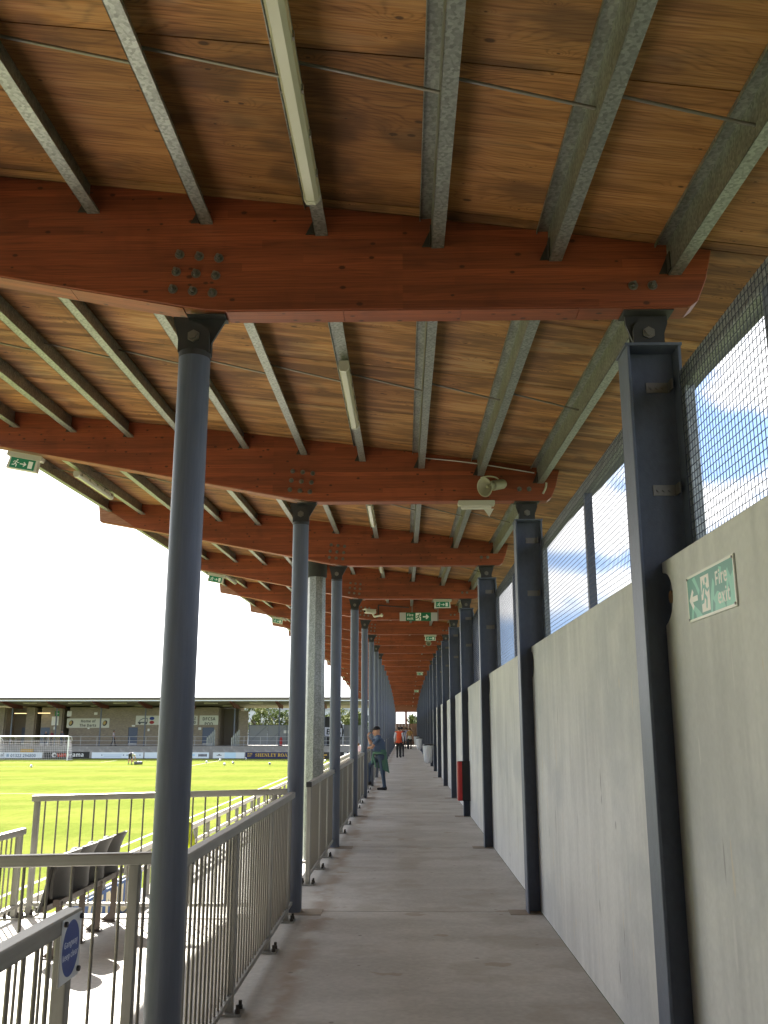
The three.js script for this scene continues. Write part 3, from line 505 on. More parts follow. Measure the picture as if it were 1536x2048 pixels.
// horn speakers, camera, cables
const HORN = mat(0.36, 0.345, 0.25, 0.5, { side: THREE.DoubleSide });
function horn(label, pos, look) {
  const h = thing('horn_speaker', label, 'speaker', pos), prof = [[0.012, -0.16], [0.02, -0.10], [0.035, -0.04], [0.062, 0.03], [0.105, 0.085], [0.112, 0.09], [0.112, 0.096], [0.104, 0.094], [0.06, 0.036], [0.03, -0.04]].map((p) => new THREE.Vector2(...p));
  const q = new THREE.Quaternion().setFromUnitVectors(new THREE.Vector3(0, 0, 1), new THREE.Vector3(...look).normalize()); h.quaternion.copy(q); h.scale.setScalar(0.9);
  part('flare', new THREE.LatheGeometry(prof, 28).rotateX(Math.PI / 2), HORN, h);
  part('driver', merge([cyl(0.058, 0.17, 20).rotateX(Math.PI / 2).translate(0, 0, -0.13), cyl(0.045, 0.03, 20).rotateX(Math.PI / 2).translate(0, 0, -0.225)]), HORN, h);
  part('phase_plug', cyl(0.03, 0.11, 14, 0.015).rotateX(Math.PI / 2).translate(0, 0, 0.0), HORN, h);
  const inv = q.clone().invert(), dn = new THREE.Vector3(0, 0, -1).applyQuaternion(inv), c = new THREE.Vector3(0, 0, -0.1);
  part('bracket', rod(c.toArray(), c.clone().addScaledVector(dn, 0.22).toArray(), 0.016, 8), HORN, h); return h;
}
horn('cream horn loudspeaker turned downward on the second beam beside the wall', [0.88, 4.10, -9.10], [-0.72, -0.28, 0.62]);
horn('dark-mouthed horn loudspeaker facing along the walkway on the seventh beam', [0.86, 4.66, -33.36], [0, 0, 1]);
{
  const c = thing('security_camera', 'white bullet security camera on the beam above the walkway railing', 'camera', [-0.88, 4.60, -23.55]); c.rotation.set(0.0, -0.95, 0.16);
  part('housing', poly(rrect(0.1, 0.095, 0.02), 0.30, 0.004).translate(0, 0, -0.15), WHITEP, c); part('hood', poly([[-0.058, 0.045], [0.058, 0.045], [0.058, 0.055], [-0.058, 0.055]], 0.36).translate(0, 0, -0.16), WHITEP, c);
  part('lens', cyl(0.03, 0.02, 16).rotateX(Math.PI / 2).translate(0, 0, 0.158), mat(0.02, 0.02, 0.02, 0.15), c);
  part('arm', merge([rod([0, -0.05, -0.08], [0.02, -0.13, -0.10], 0.022, 10), rod([0.02, -0.13, -0.10], [0.2, -0.13, -0.225], 0.024, 10), cyl(0.045, 0.03, 16).rotateX(Math.PI / 2).translate(0.19, -0.13, -0.22)]), WHITEP, c);
}
{
  const z = -dk(4) + 0.014, c = thing('cable_conduit', 'black conduit bent up and across the fifth beam behind the camera', 'conduit', [0, 0, 0]);
  part('pipe', merge([rod([-0.74, 4.46, z], [-0.68, 4.50, z], 0.014), rod([-0.68, 4.50, z], [-0.68, 4.80, z], 0.014), rod([-0.68, 4.80, z], [0.12, 4.74, z], 0.014)]), PLATE, c);
  const e = thing('white_cable', 'thin white cable strung along the top of the second beam', 'cable', [0, 0, 0]), zz = -dk(1) + 0.010, H = Hb(dk(1));
  part('wire', tube([[0.19, Yt(H, 0.19) - 0.06, zz], [0.5, Yt(H, 0.5) - 0.05, zz], [0.78, Yt(H, 0.78) - 0.05, zz + 0.002], [1.1, Yt(H, 1.1) - 0.06, zz], [1.36, Yt(H, 1.36) - 0.07, zz]], 0.006), SIGNW, e);
  const f = thing('speaker_cable', 'slack grey cable looping from the purlin to the horn on the second beam', 'cable', [0, 0, 0]);
  part('wire', tube([[0.80, 4.235, zz + 0.01], [0.88, 4.24, zz + 0.04], [0.96, 4.215, zz + 0.07], [0.99, 4.17, zz + 0.09]], 0.008), CREAM, f);
  part('drop_wire', tube([[1.48, Yt(H, 1.48) - 0.16, zz], [1.47, 4.12, zz + 0.004], [1.44, 4.06, zz + 0.006]], 0.012), CREAM, f);
}
{ // gangway sign on the end post of the near railing
  const s = thing('gangway_sign', 'round blue gangway sign on a white plate tied to the railing end', 'sign', [RX - 0.026, 0.992, -3.265]); s.rotation.y = Math.PI / 2 - 0.0;
  plate(s, 0.185, 0.2, 0.003, new THREE.MeshStandardMaterial({ roughness: 0.35, map: print(256, 288, (g, w, h) => { g.fillStyle = '#d6dade'; g.fillRect(0, 0, w, h); g.fillStyle = '#1c3f8c'; g.beginPath(); g.ellipse(w / 2, h / 2, 112, 126, 0, 0, 7); g.fill(); g.fillStyle = '#cfd6e8'; g.font = 'bold 40px sans-serif'; g.textAlign = 'center'; g.fillText('Gangway', w / 2, h / 2 - 10); g.fillText('keep clear', w / 2, h / 2 + 44); }) }), SIGNW);
  for (const [x, y] of [[-0.07, 0.085], [0.078, -0.08], [0.078, 0.085]]) part('tie', cyl(0.009, 0.012, 8).rotateX(Math.PI / 2), PLATE, s, [x, y, 0.006]);
}
// ---------------------------------------------------------------- seats on the platform
{
  const SEATP = mat(0.014, 0.012, 0.010, 0.5), LEG = mat(0.06, 0.045, 0.035, 0.45, { metalness: 0.3 });
  const r = thing('tip_up_seat_row', 'row of four dark plastic tip-up seats facing the pitch on steel legs', 'seats', [-2.66, 0, 0]);
  const shell = (w, hgt, lean, bow) => { const g = new THREE.BoxGeometry(0.022, hgt, w, 2, 10, 10), p = g.attributes.position; for (let i = 0; i < p.count; i++) { const t = p.getY(i) / hgt, s = p.getZ(i) / (w / 2), n = 1 - 0.22 * Math.max(0, t) * Math.max(0, t) * 4 * 0.5; p.setXYZ(i, p.getX(i) - bow * (s * s) + lean * t * t * (t > 0 ? 1 : 0.6), p.getY(i) - 0.05 * s * s * Math.max(0, t), p.getZ(i) * n); } g.computeVertexNormals(); return g; };
  const back = shell(0.39, 0.36, 0.16, 0.055), pan = shell(0.38, 0.40, -0.05, -0.045);
  for (let i = 0; i < 4; i++) { const z = -(7.64 + 0.41 * i);
    const s = part('seat', pan, SEATP, r, [-0.13, 0.53, z], [0, 0, -0.22]); part('hinge', box(0.05, 0.05, 0.36), LEG, s, [0.05, -0.17, 0]);
    part('backrest', back, SEATP, r, [0.015, 0.60, z], [0, 0, -0.16]); }
  part('cross_bar', bar(0.05, 0.05, 1.66, 0.006).translate(0.0, 0.40, -8.27), LEG, r);
  for (const d of [7.5, 8.02, 8.45, 8.88]) { const l = part('leg', box(0.05, 0.40, 0.012).translate(0.005, 0.205, -d), LEG, r); part('foot', merge([box(0.12, 0.008, 0.08).translate(-0.02, 0.004, -d), poly([[-0.1, 0.008], [-0.02, 0.008], [-0.02, 0.08]], 0.008).translate(0, 0, -d)]), LEG, l); }
}
// ---------------------------------------------------------------- lighting mast through the roof
{
  const m = thing('lighting_mast', 'thick galvanised eight-sided lighting mast rising through the roof behind the third beam', 'mast', [-1.47, -0.34, -15.3]);
  part('shaft', merge([new THREE.CylinderGeometry(0.12, 0.165, 12.4, 8, 1).toNonIndexed()]).translate(0, 6.2, 0), GALV, m).geometry.computeVertexNormals();
  { const g = m.children[0].geometry, u = g.attributes.uv; for (let i = 0; i < u.count; i++) u.setXY(i, u.getX(i) * 1.0, u.getY(i) * 12.4); }
  part('flashing_collar', cyl(0.168, 0.36, 8, 0.172).translate(0, 4.68, 0), mat(0.03, 0.03, 0.03, 0.7), m);
  part('base_flange', cyl(0.26, 0.03, 20).translate(0, 0.0155, 0), GALVBAR, m);
}
// ---------------------------------------------------------------- bins and padded box on the wall columns
{
  const BAG = mat(0.62, 0.62, 0.63, 0.6, { side: THREE.DoubleSide });
  const bagG = (() => { const g = new THREE.LatheGeometry([[0.02, 0], [0.13, 0.03], [0.175, 0.16], [0.185, 0.42], [0.2, 0.66], [0.215, 0.71]].map((p) => new THREE.Vector2(...p)), 28), p = g.attributes.position; for (let i = 0; i < p.count; i++) { const a = Math.atan2(p.getZ(i), p.getX(i)), y = p.getY(i), k = 1 + 0.09 * Math.sin(a * 5 + y * 9) + 0.05 * Math.sin(a * 13 - y * 21); p.setX(i, p.getX(i) * k); p.setZ(i, p.getZ(i) * k); } g.computeVertexNormals(); return g; })();
  const bin = (label, k, x = FL - 0.22) => { const b = thing('litter_bag_holder', label, 'bin', [x, 0.3, -dk(k) - 0.1], 'white litter bags hung on the wall columns'); part('bag', bagG, BAG, b); part('hoop', new THREE.TorusGeometry(0.212, 0.012, 6, 28).rotateX(Math.PI / 2).translate(0, 0.712, 0), PLATE, b); part('lid', cyl(0.215, 0.035, 28, 0.2).translate(0, 0.745, 0), PLATE, b); part('arm', box(0.1, 0.03, 0.05).translate(0.24, 0.71, 0), PLATE, b); };
  bin('nearest white litter bag with black lid hung on a wall column', 7); bin('second white litter bag with black lid further down the wall', 12); bin('third small white litter bag furthest down the wall', 15);
  const p = thing('red_and_black_box', 'tall black box with a red face strapped to the fourth wall column', 'box', [1.16, 0.68, -dk(3) + 0.05]);
  part('casing', poly(rrect(0.255, 0.75, 0.012, 2), 0.19, 0.004).translate(0.012, 0, -0.144), mat(0.012, 0.012, 0.013, 0.5), p);
  const wrap = []; for (let i = 0; i <= 5; i++) { const a = Math.PI / 2 + Math.PI / 2 * i / 5; wrap.push([-0.085 + 0.045 * Math.cos(a), 0.022 + 0.045 * Math.sin(a)]); }
  part('red_cover', poly([[-0.04, 0.067], ...wrap, [-0.13, -0.14], [-0.122, -0.14], [-0.122, 0.03], [-0.1, 0.056], [-0.04, 0.056]].map(([a, b]) => [a, -b]), 0.74).rotateX(-Math.PI / 2).translate(0, -0.37, 0.0025), mat(0.42, 0.02, 0.02, 0.4, { side: THREE.DoubleSide }), p);
}
// ---------------------------------------------------------------- perimeter fence of the pitch, ad boards, goal, balls
const PALE = mat(0.62, 0.60, 0.54, 0.8), NAVYB = mat(0.03, 0.10, 0.28, 0.6);
{
  const f = thing('perimeter_fence', 'white post and rail fence between the terrace and the touchline', 'fence', [-5.42, 0, 0], undefined, 'thing');
  for (let d = 2; d < 104; d += 3) { const e = Math.min(104, d + 2.995); part('top_rail', bar(0.09, 0.12, e - d, 0.012).translate(0, -0.74, -(d + e) / 2), PALE, f); part('lower_rail', bar(0.05, 0.1, e - d, 0.008).translate(0.01, -1.12, -(d + e) / 2), PALE, f); }
  for (let d = 2.4; d < 104; d += 1.5) part('post', box(0.09, 0.9, 0.14).translate(0, -1.25, -d), TERR, f);
  const b = thing('venue_board', 'blue board with cream capital letters fixed to the white perimeter fence', 'board', [-5.335, -1.40, -17.2]); b.rotation.y = Math.PI / 2;
  plate(b, 4.9, 0.6, 0.02, new THREE.MeshStandardMaterial({ roughness: 0.6, map: print(1024, 128, (g, w, h) => { g.fillStyle = '#1f4f8f'; g.fillRect(0, 0, w, h); g.fillStyle = '#e3d9b8'; g.font = 'bold 150px sans-serif'; g.save(); g.scale(1.55, 1); g.textAlign = 'right'; g.fillText('VENUE', 1004 / 1.55, 119); g.restore(); }) }), NAVYB);
}
const ball = new THREE.SphereGeometry(0.11, 20, 14), BALLM = new THREE.MeshStandardMaterial({ roughness: 0.4, map: tex(128, 64, (u, v) => (fbm(u, v, 5, 4, 1, 71) > 0.66 ? [0.05, 0.05, 0.08] : [0.78, 0.78, 0.76])) });
const balls = [[-19.7, 94.1, 'just beside the penalty box line, seen past the first round column'], [-19.46, 99.7, 'lying on the penalty box line close to the goal line'], [-16.73, 87.9, 'just outside the penalty box, nearest of the cluster'], [-16.6, 91.6, 'just outside the penalty box behind the nearest one'], [-17.5, 104, 'rolled up close to the dark blue advertising board'], [-12.7, 89.2, 'lying alone on the grass short of the corner'], [-8.18, 97.1, 'near the corner, seen past the lighting mast'], [-32.9, 83.2, 'alone on the grass in front of the goal']];
balls.forEach(([x, d, w], i) => { const b = new THREE.Mesh(ball, BALLM); b.name = numbered('football'); b.position.set(x, -1.585, -d); b.rotation.set(i, i * 2, 0); b.scale.setScalar(1.12); b.position.y = -1.7 + 0.124; b.userData = { label: `white football ${w}`, category: 'ball', group: 'footballs left on the pitch' }; scene.add(b); });
{
  const W = mat(0.80, 0.80, 0.80, 0.4), g = thing('goal', 'white football goal with net in front of the far stand', 'goal', [-39.85, -1.7, -101]);
  for (const s of [-1, 1]) part('post', cyl(0.06, 2.5, 12).translate(s * 3.72, 1.25, 0), W, g);
  part('crossbar', cyl(0.06, 7.44, 12).rotateZ(Math.PI / 2).translate(0, 2.5, 0), W, g);
  for (const s of [-1, 1]) part('net_support', tube([[s * 3.72, 2.5, 0], [s * 3.85, 2.45, -0.4], [s * 3.8, 2.1, -0.9]], 0.025), W, g);
  const n = [], t = 0.012; for (let x = -3.7; x <= 3.71; x += 0.24) { n.push(rod([x, 2.45, -0.05], [x, 2.1, -0.9], t, 4), rod([x, 2.1, -0.9], [x, 0.02, -1.7], t, 4)); }
  for (let y = 0.05; y < 2.1; y += 0.24) { const z = -0.9 - 0.8 * (1 - y / 2.1); n.push(rod([-3.7, y, z], [3.7, y, z], t, 4)); for (const s of [-3.72, 3.72]) n.push(rod([s, y, 0], [s, y, z], t, 4)); }
  for (let z = -0.1; z > -1.7; z -= 0.24) for (const s of [-3.72, 3.72]) n.push(rod([s, 0.02, z], [s, Math.min(2.4, z > -0.9 ? 2.45 + z * 0.4 : 2.1 * (1.7 + z) / 0.8), z], t, 4));
  part('net', merge(n), mat(0.55, 0.52, 0.54, 0.9), g).userData.kind = 'stuff';
}
// ---------------------------------------------------------------- far stand behind the goal
const brickT = tex(512, 512, (u, v) => { const row = Math.floor(v * 32), x = u * 12 + (row % 2) * 0.5, c = Math.floor(x), fx = x - c, fy = v * 32 - row, j = fx < 0.04 || fy < 0.13, k = 0.85 + 0.3 * hash(mod(c, 12), row, 8); return j ? [0.30, 0.27, 0.22] : [0.275 * k, 0.228 * k, 0.165 * k]; }, 2.7, 2.4);
const BRICK = new THREE.MeshStandardMaterial({ map: brickT, roughness: 0.9 }), DARKIN = mat(0.2, 0.175, 0.14, 0.9), FDOOR = mat(0.085, 0.11, 0.165, 0.5), FSOF = mat(0.27, 0.235, 0.15, 0.8), FSTEEL = mat(0.12, 0.135, 0.16, 0.5);
const FY = -0.40, FD = 115;
{
  const s = thing('far_stand', 'low brick stand with a thin roof behind the goal', 'stand', [0, 0, 0], undefined, 'thing');
  const wall = (x0, x1, d = FD, y0 = FY, y1 = 4.15) => part('wall', boxAt(x0, x1, y0, y1, -d, -d - 0.3), BRICK, s);
  wall(-62, -49.3); wall(-46.6, -45.55); wall(-44.7, -42.15); wall(-41.2, -33.85); wall(-32.7, -24.75); wall(-23.3, -22.8); wall(-33.85, -32.7, FD, 1.75); wall(-24.75, -23.3, FD, 1.75); wall(-20.3, -19.2, FD, FY, 3.7);
  part('recess', boxAt(-49.3, -22.8, FY, 4.15, -FD - 3, -FD - 3.3), DARKIN, s);
  for (const x of [-49.3, -46.6, -45.55, -44.7, -42.15, -41.2, -22.8, -20.3]) part('side_wall', boxAt(x - 0.11, x + 0.11, FY, 4.1, -FD - 0.31, -FD - 2.98), BRICK, s);
  part('passage_back', boxAt(-22.7, -20.4, FY, 4.1, -FD - 3, -FD - 3.3), DARKIN, s);
  for (const [x0, x1, d] of [[-33.84, -32.71, FD + 0.06], [-24.74, -23.31, FD + 0.06], [-48.2, -47.2, FD + 2.9], [-44.65, -43.55, FD - 0.045]]) { const D = part('door', boxAt(x0, x1, FY, 1.74, -d, -d - 0.06), FDOOR, s); part('kick_plate', boxAt(x0 + 0.06, x1 - 0.06, FY + 0.02, FY + 0.3, -d + 0.012, -d + 0.002), mat(0.4, 0.4, 0.4, 0.4), D); part('handle', boxAt(x1 - 0.16, x1 - 0.1, 0.55, 0.85, -d + 0.04, -d + 0.002), GALVBAR, D); }
  // roof
  part('roof_deck', poly([[0, 0], [9.6, -0.75], [9.6, -0.62], [0, 0.12]], 62.5).rotateY(Math.PI / 2).translate(-62.5, 4.86, -108.6), FSOF, s);
  part('roof_sheet', poly([[-0.1, 0.13], [9.7, -0.61], [9.7, -0.55], [-0.1, 0.30]], 62.5).rotateY(Math.PI / 2).translate(-62.5, 4.86, -108.6), mat(0.10, 0.085, 0.085, 0.6), s);
  part('gutter', boxAt(-62.5, -1, 4.72, 4.84, -108.46, -108.6), mat(0.55, 0.57, 0.58, 0.5), s);
  for (let x = -57.95; x < -3; x += 5.37) {
    part('beam', poly([[0.1, -0.02], [0.25, -0.24], [3.6, -0.86], [4.6, -0.82], [6.3, -0.88], [6.3, -0.52], [0.1, -0.04]], 0.16).rotateY(Math.PI / 2).translate(x - 0.08, 4.84, -108.7), mat(0.17, 0.05, 0.03, 0.7), s);
    part('column', cyl(0.09, 4.02 - FY, 12).translate(x, (4.02 + FY) / 2, -112.3), FSTEEL, s);
    part('lamp', boxAt(x + 2.1, x + 3.7, 4.50, 4.56, -110.1, -110.2), mat(0.6, 0.57, 0.42, 0.5), s); part('lamp', boxAt(x + 3.6, x + 5.1, 4.25, 4.31, -113.6, -113.7), mat(0.6, 0.57, 0.42, 0.5), s);
  }
  // terrace steps, front railing
  for (let i = 0; i < 4; i++) part('terrace_step', boxAt(-62, -5.1, -1.72, FY - 0.002 - 0.29 * i, -112.2 + i * 1.15 - (i ? 1.15 : -3.1), i ? -112.2 + i * 1.15 : -112.2), TERR, s);
  part('floor', boxAt(-62, -1, FY - 0.3, FY, -112.2, -118.2), TERR, s);
  const RL = mat(0.42, 0.43, 0.43, 0.4, { metalness: 0.4 });
  for (const y of [0.15, 0.6, 1.08]) part('rail', cyl(0.025, 41, 8).rotateZ(Math.PI / 2).translate(-44, FY + y, -112), RL, s);
  for (const y of [0.15, 0.6, 1.08]) part('rail', cyl(0.025, 14, 8).rotateZ(Math.PI / 2).translate(-13.3, FY + y, -112), RL, s);
  for (let x = -62; x < -5; x += 1.95) if (x < -23 || x > -20.5) part('rail_post', cyl(0.03, 1.1, 8).translate(x, FY + 0.55, -112), RL, s);
  for (const x of [-23.3, -20.4]) for (let i = 0; i < 5; i++) part('stair_screen', boxAt(x + i * 0.17 - 0.075, x + i * 0.17 + 0.075, FY - 0.9 + i * 0.15, FY + 1.0 + i * 0.22 * (x < -22 ? 1 : 1), -111.2 - i * 0.2, -111.23 - i * 0.2), GALV, s);
  part('yellow_step', boxAt(-22.2, -20.9, FY - 0.75, FY - 0.35, -110.6, -111.4), mat(0.45, 0.27, 0.05, 0.8), s); part('yellow_step', boxAt(-44.4, -43.0, FY - 0.75, FY - 0.30, -108.75, -109.8), mat(0.45, 0.27, 0.05, 0.8), s);
  // plain notices
  for (const [x0, x1, y0, y1] of [[-41.55, -41.0, 3.05, 3.7], [-43.4, -42.55, 2.0, 3.05], [-38.2, -37.8, 3.25, 3.55], [-33.45, -33.05, 1.85, 2.02], [-31.5, -31.25, 1.3, 1.6], [-24.9 - 0.35, -24.9, 1.45, 1.75], [-43.1, -42.85, 1.5, 1.85], [-38.9, -38.65, 1.55, 1.9]]) part('notice', boxAt(x0, x1, y0, y1, -FD + 0.02, -FD + 0.002), SIGNW, s);
  // two lit tubes in the open bay
  for (const [x, d] of [[-47.9, 116.3], [-44.2, 114.4]]) {
    part('lit_tube', boxAt(x - 0.75, x + 0.75, 3.42, 3.48, -d, -d - 0.08), new THREE.MeshStandardMaterial({ color: 0xffe0a0, emissive: C(1, 0.72, 0.34), emissiveIntensity: 0.5 }), s);
    const L = new THREE.RectAreaLight(C(1, 0.78, 0.45), 1.2, 1.5, 0.08); L.position.set(x, 3.405, -d - 0.04); L.rotation.x = -Math.PI / 2; scene.add(L);
  }
}
function farSign(name, label, x0, x1, y0, y1, d, draw, W = 512) {
  const w = x1 - x0, h = y1 - y0, s = thing(name, label, 'sign', [(x0 + x1) / 2, (y0 + y1) / 2, -d + 0.022]);
  plate(s, w, h, 0.03, new THREE.MeshStandardMaterial({ roughness: 0.6, map: print(W, Math.round(W * h / w), draw) }), SIGNW); return s;
}
const crest = (g, x, y, s) => { g.fillStyle = '#3a3d36'; g.beginPath(); g.ellipse(x, y, s * 0.55, s * 0.75, 0.5, 0, 7); g.fill(); g.fillStyle = '#b59a58'; g.beginPath(); g.ellipse(x - s * 0.12, y - s * 0.05, s * 0.34, s * 0.5, 0.4, 0, 7); g.fill(); g.fillStyle = '#8c2b2b'; g.fillRect(x + s * 0.2, y - s * 0.4, s * 0.14, s * 0.4); };
farSign('home_sign', 'white sign reading Home of The Darts with two crests on the brick stand', -41.5, -36.25, 1.70, 2.82, FD, (g, w, h) => { g.fillStyle = '#c9c8b8'; g.fillRect(0, 0, w, h); g.fillStyle = '#33362f'; g.textAlign = 'center'; g.font = 'bold 44px sans-serif'; g.fillText('Home of', w / 2, 47); g.fillText('The Darts', w / 2, 96); crest(g, 52, h / 2, 46); crest(g, w - 52, h / 2, 46); });
farSign('van_hire_sign', 'white sign with a van drawing, blue and red ovals and large numerals', -33.0, -25.4, 2.05, 3.15, FD, (g, w, h) => { g.fillStyle = '#ccccc0'; g.fillRect(0, 0, w, h); g.strokeStyle = '#565b58'; g.lineWidth = 5; g.beginPath(); g.moveTo(20, 62); g.lineTo(36, 36); g.lineTo(62, 22); g.lineTo(96, 22); g.lineTo(96, 58); g.stroke(); g.fillStyle = '#565b58'; g.fillRect(18, 50, 78, 10); g.fillStyle = '#2e3138'; g.beginPath(); g.arc(34, 62, 8, 0, 7); g.arc(86, 62, 8, 0, 7); g.fill(); g.fillStyle = '#263c86'; g.beginPath(); g.ellipse(134, 22, 20, 13, 0, 0, 7); g.fill(); g.fillStyle = '#96292b'; g.beginPath(); g.ellipse(134, 54, 20, 13, 0, 0, 7); g.fill(); g.fillStyle = '#3a3d3a'; g.font = 'bold 34px sans-serif'; g.textAlign = 'right'; g.fillText('22', w - 12, 32); g.fillText('00', w - 12, 66); });
farSign('pod_sign', 'white sign reading DFCSA POD above a grey double door', -25.15, -22.85, 2.05, 3.17, FD, (g, w, h) => { g.fillStyle = '#c9ccbc'; g.fillRect(0, 0, w, h); g.fillStyle = '#3c4038'; g.textAlign = 'center'; g.font = 'bold 96px sans-serif'; g.fillText('DFCSA', w / 2, 108); g.fillText('POD', w / 2, 220); }, 420);
farSign('first_aid_sign', 'small green sign with a white cross above a white notice', -43.05, -42.5, 3.1, 3.7, FD, (g, w, h) => { g.fillStyle = '#1d7a45'; g.fillRect(0, 0, w, h); g.fillStyle = '#d8e0d0'; g.fillRect(w * 0.4, h * 0.2, w * 0.2, h * 0.6); g.fillRect(w * 0.2, h * 0.4, w * 0.6, h * 0.2); }, 64);
// advertising boards along the goal line end
const AD = 106;
function adBoard(label, x0, x1, draw, y0 = -1.62, y1 = -0.98, W = 512) {
  const w = x1 - x0, h = y1 - y0, s = thing('advertising_board', label, 'advertising board', [(x0 + x1) / 2, (y0 + y1) / 2, -AD], 'advertising boards behind the goal');
  plate(s, w, h, 0.04, new THREE.MeshStandardMaterial({ roughness: 0.6, map: print(W, Math.max(16, Math.round(W * h / w)), draw) }), PALE);
  for (let x = -w / 2 + 0.2; x < w / 2; x += 1.9) part('support', boxAt(x, x + 0.06, -0.08 - (y0 + y1) / 2 - 1.62 - 0.01, h / 2 + 0.12, -0.022, -0.08), GALVBAR, s);
}
adBoard('white advertising board with a telephone number behind the goal', -48.6, -40.75, (g, w, h) => { g.fillStyle = '#cfd6de'; g.fillRect(0, 0, w, h); g.fillStyle = '#2e3846'; g.font = 'bold 32px sans-serif'; g.fillText('ical', 176, 30); g.fillStyle = '#7b93ad'; g.fillRect(246, 12, 20, 20); g.fillStyle = '#39506a'; g.font = 'bold 30px sans-serif'; g.fillText('01322 294800', 276, 34); });
adBoard('black advertising board with orange and white vanarama lettering', -40.55, -35.4, (g, w, h) => { g.fillStyle = '#1b1a1c'; g.fillRect(0, 0, w, h); g.fillStyle = '#c9c9c9'; g.beginPath(); g.arc(112, h / 2, 27, 0, 7); g.fill(); g.fillStyle = '#1b1a1c'; g.beginPath(); g.arc(120, h / 2 + 4, 14, 0, 7); g.fill(); g.font = 'bold 62px sans-serif'; g.fillStyle = '#e0502a'; g.fillText('van', 146, 54); g.fillStyle = '#d8d8d8'; g.fillText('arama', 256, 54); }, -1.62, -0.92);
adBoard('white advertising board with faint blue small print and dots', -35.15, -29.35, (g, w, h) => { g.fillStyle = '#cfd8e2'; g.fillRect(0, 0, w, h); g.fillStyle = '#9db4cf'; g.fillRect(110, 22, 190, 4); g.fillRect(120, 34, 170, 4); g.fillRect(90, 44, 210, 3); g.fillRect(340, 30, 120, 3); g.fillStyle = '#5a6a8a'; for (const x of [100, 316, 352, 480]) { g.beginPath(); g.arc(x, 26, 6, 0, 7); g.fill(); } });
adBoard('white advertising board partly hidden by the first round column', -29.2, -21.95, (g, w, h) => { g.fillStyle = '#ccd6e0'; g.fillRect(0, 0, w, h); g.fillStyle = '#9fc0dd'; g.fillRect(330, 14, 70, 12); g.fillStyle = '#4b4650'; for (let i = 0; i < 7; i++) { g.beginPath(); g.ellipse(432 + i * 10, 22, 4.5, 12, 0, 0, 7); g.fill(); } });
adBoard('pale blue and white advertising board with a small dark drawing', -21.5, -17.95, (g, w, h) => { g.fillStyle = '#cdd4da'; g.fillRect(0, 0, w, h); g.fillStyle = '#b4cfe2'; g.fillRect(190, 0, 180, h); g.fillStyle = '#4a4a4e'; g.fillRect(60, 40, 80, 10); g.fillRect(86, 28, 30, 12); });
adBoard('navy advertising board with gold capitals SHENLEY ROAD GA', -17.85, -10.6, (g, w, h) => { g.fillStyle = '#20214a'; g.fillRect(0, 0, w, h); g.fillStyle = '#c9a436'; g.font = 'bold 16px sans-serif'; g.fillText('24 HR', 16, 20); g.fillText('MOT', 16, 38); g.font = 'bold 38px serif'; g.fillText('SHENLEY ROAD GA', 84, 38); }, -1.65, -0.95, 560);
adBoard('dark advertising board with two lines of small gold print', -10.4, -8.0, (g, w, h) => { g.fillStyle = '#2c2722'; g.fillRect(0, 0, w, h); g.fillStyle = '#b9913f'; g.fillRect(60, 30, 150, 16); g.fillRect(60, 66, 120, 16); }, -1.65, -0.95, 300);
adBoard('black advertising board ending in white letters and a white square', -7.9, -5.6, (g, w, h) => { g.fillStyle = '#16161a'; g.fillRect(0, 0, w, h); g.fillStyle = '#d6d6d6'; g.font = 'bold 74px sans-serif'; g.fillText('in.', 22, 74); g.fillRect(140, 8, 44, 76); }, -1.65, -0.92, 300);
{ // fence behind the gap, yard gates
  const GP = mat(0.24, 0.25, 0.255, 0.5, { metalness: 0.3 }), f = thing('yard_fence', 'tall grey sheet metal fence and gates closing the gap beside the brick stand', 'fence', [0, 0, -115.2], undefined, 'thing');
  for (let x = -19.1; x < -5.2; x += 2.32) { const p = part('sheet_panel', boxAt(x, x + 2.28, FY + 0.05, 2.05, 0, -0.05), GP, f); part('panel_frame', merge([boxAt(x, x + 0.06, FY + 0.05, 2.05, 0.03, 0.002), boxAt(x + 0.06, x + 2.28, 1.98, 2.05, 0.03, 0.002), rod([x + 0.1, 0, 0.02], [x + 2.2, 1.9, 0.02], 0.02, 4)]), FSTEEL, p); }
  for (const x of [-14.8, -14.3]) part('notice', boxAt(x, x + 0.32, 1.05, 1.4, 0.05, 0.034), SIGNW, f);
  const e = thing('red_fire_extinguisher', 'red fire extinguisher standing by the yard gates of the far stand', 'extinguisher', [-15.0, FY, -114.3]);
  part('cylinder', new THREE.LatheGeometry([[0.01, 0], [0.16, 0], [0.17, 0.05], [0.17, 0.75], [0.1, 0.95], [0.03, 1.0]].map((p) => new THREE.Vector2(...p)), 16), mat(0.5, 0.03, 0.03, 0.4), e); part('valve', cyl(0.05, 0.14, 8).translate(0, 1.06, 0), PLATE, e);
}
